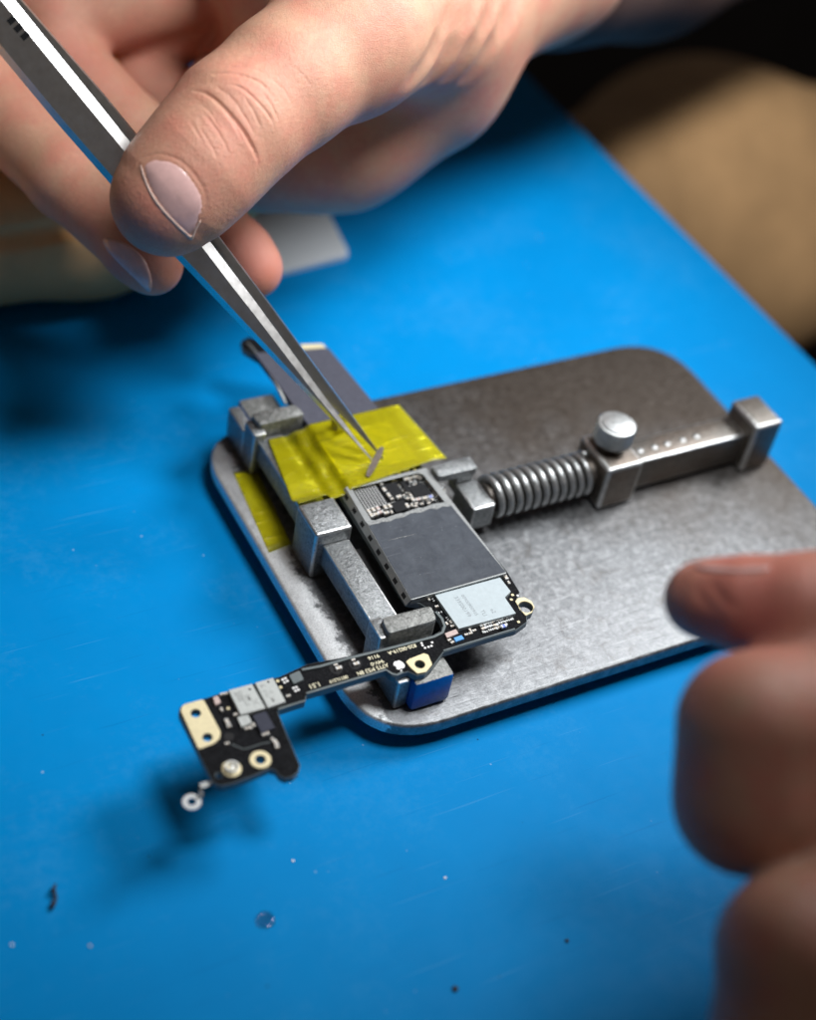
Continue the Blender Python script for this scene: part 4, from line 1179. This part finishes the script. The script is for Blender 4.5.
crumb(293, 861, .27, 'lone white crumb on the mat below the board arm', 'crumb', 'crumb', M['white_ink'])
crumb(455, 989, .65, 'dark crumb near the bottom edge of the mat', 'crumb', 'crumb', M['lint'])
crumb(567, 941, .4, 'dark crumb on the mat beside the curled fingers', 'crumb', 'crumb', M['lint'])
crumb(445, 878, .27, 'small white crumb on the mat midway between the drop and the fingers', 'crumb', 'crumb', M['white_ink'])

# ---------------------------------------------------------------- camera
cam = bpy.data.cameras.new('camera'); co = bpy.data.objects.new('camera', cam); COL.objects.link(co)
from mathutils import Matrix
mw = Matrix(((R[0][0], -R[1][0], -R[2][0], CAM[0] * S), (R[0][1], -R[1][1], -R[2][1], CAM[1] * S), (R[0][2], -R[1][2], -R[2][2], CAM[2] * S), (0, 0, 0, 1)))
co.matrix_world = mw
cam.sensor_fit = 'VERTICAL'; cam.sensor_height = 36; cam.lens = F / 1020 * 36
cam.clip_start = .01; cam.clip_end = 20
cam.dof.use_dof = True; cam.dof.focus_distance = 329 * S; cam.dof.aperture_fstop = cam.lens / 8.2
cam.dof.aperture_blades = 0
scene.camera = co

# ---------------------------------------------------------------- light: one round work lamp, added fill, dim warm room
def lamp(pos, aim, energy, r, size, blend, name='work_lamp', col=(0.97, 0.985, 1.0)):
    ld = bpy.data.lights.new(name, 'SPOT'); ld.shadow_soft_size = r; ld.energy = energy; ld.color = col
    ld.spot_size = math.radians(size); ld.spot_blend = blend
    o = bpy.data.objects.new(name, ld); COL.objects.link(o)
    o.location = Vector(pos) * S
    o.rotation_euler = (Vector(aim) - Vector(pos)).to_track_quat('-Z', 'Y').to_euler()
lamp((350, 95, 322), (0, 108, 0), 8.4, .075, 58, .7)
lamp((92, 8, 350), (24, 118, 0), 4.7, .060, 65, .8)
lamp((150, -100, 520), (330, 292, -100), 14.0, .05, 21, .8, 'cushion_fill', (1.0, .86, .68))      # added unseen fill aimed only at the cushion
w = bpy.data.worlds.new('World'); scene.world = w; w.use_nodes = True
bg = w.node_tree.nodes['Background']; nw = w.node_tree; tcw = nw.nodes.new('ShaderNodeTexCoord')
dot = nw.nodes.new('ShaderNodeVectorMath'); dot.operation = 'DOT_PRODUCT'; dot.inputs[1].default_value = (-.56, -.80, .20)
nw.links.new(tcw.outputs['Generated'], dot.inputs[0])
rw = nw.nodes.new('ShaderNodeValToRGB')           # added fill: background brightened towards the camera side
rw.color_ramp.elements[0].position = .45; rw.color_ramp.elements[0].color = (0.28, 0.23, 0.20, 1)
rw.color_ramp.elements[1].position = 1.0; rw.color_ramp.elements[1].color = (.62, .54, .48, 1)
nw.links.new(dot.outputs['Value'], rw.inputs[0]); nw.links.new(rw.outputs[0], bg.inputs[0]); bg.inputs[1].default_value = 0.15
scene.view_settings.view_transform = 'Standard'; scene.view_settings.look = 'None'
scene.view_settings.exposure = 0; scene.view_settings.gamma = 1
scene.cycles.use_denoising = True
scene.cycles.transparent_max_bounces = 16
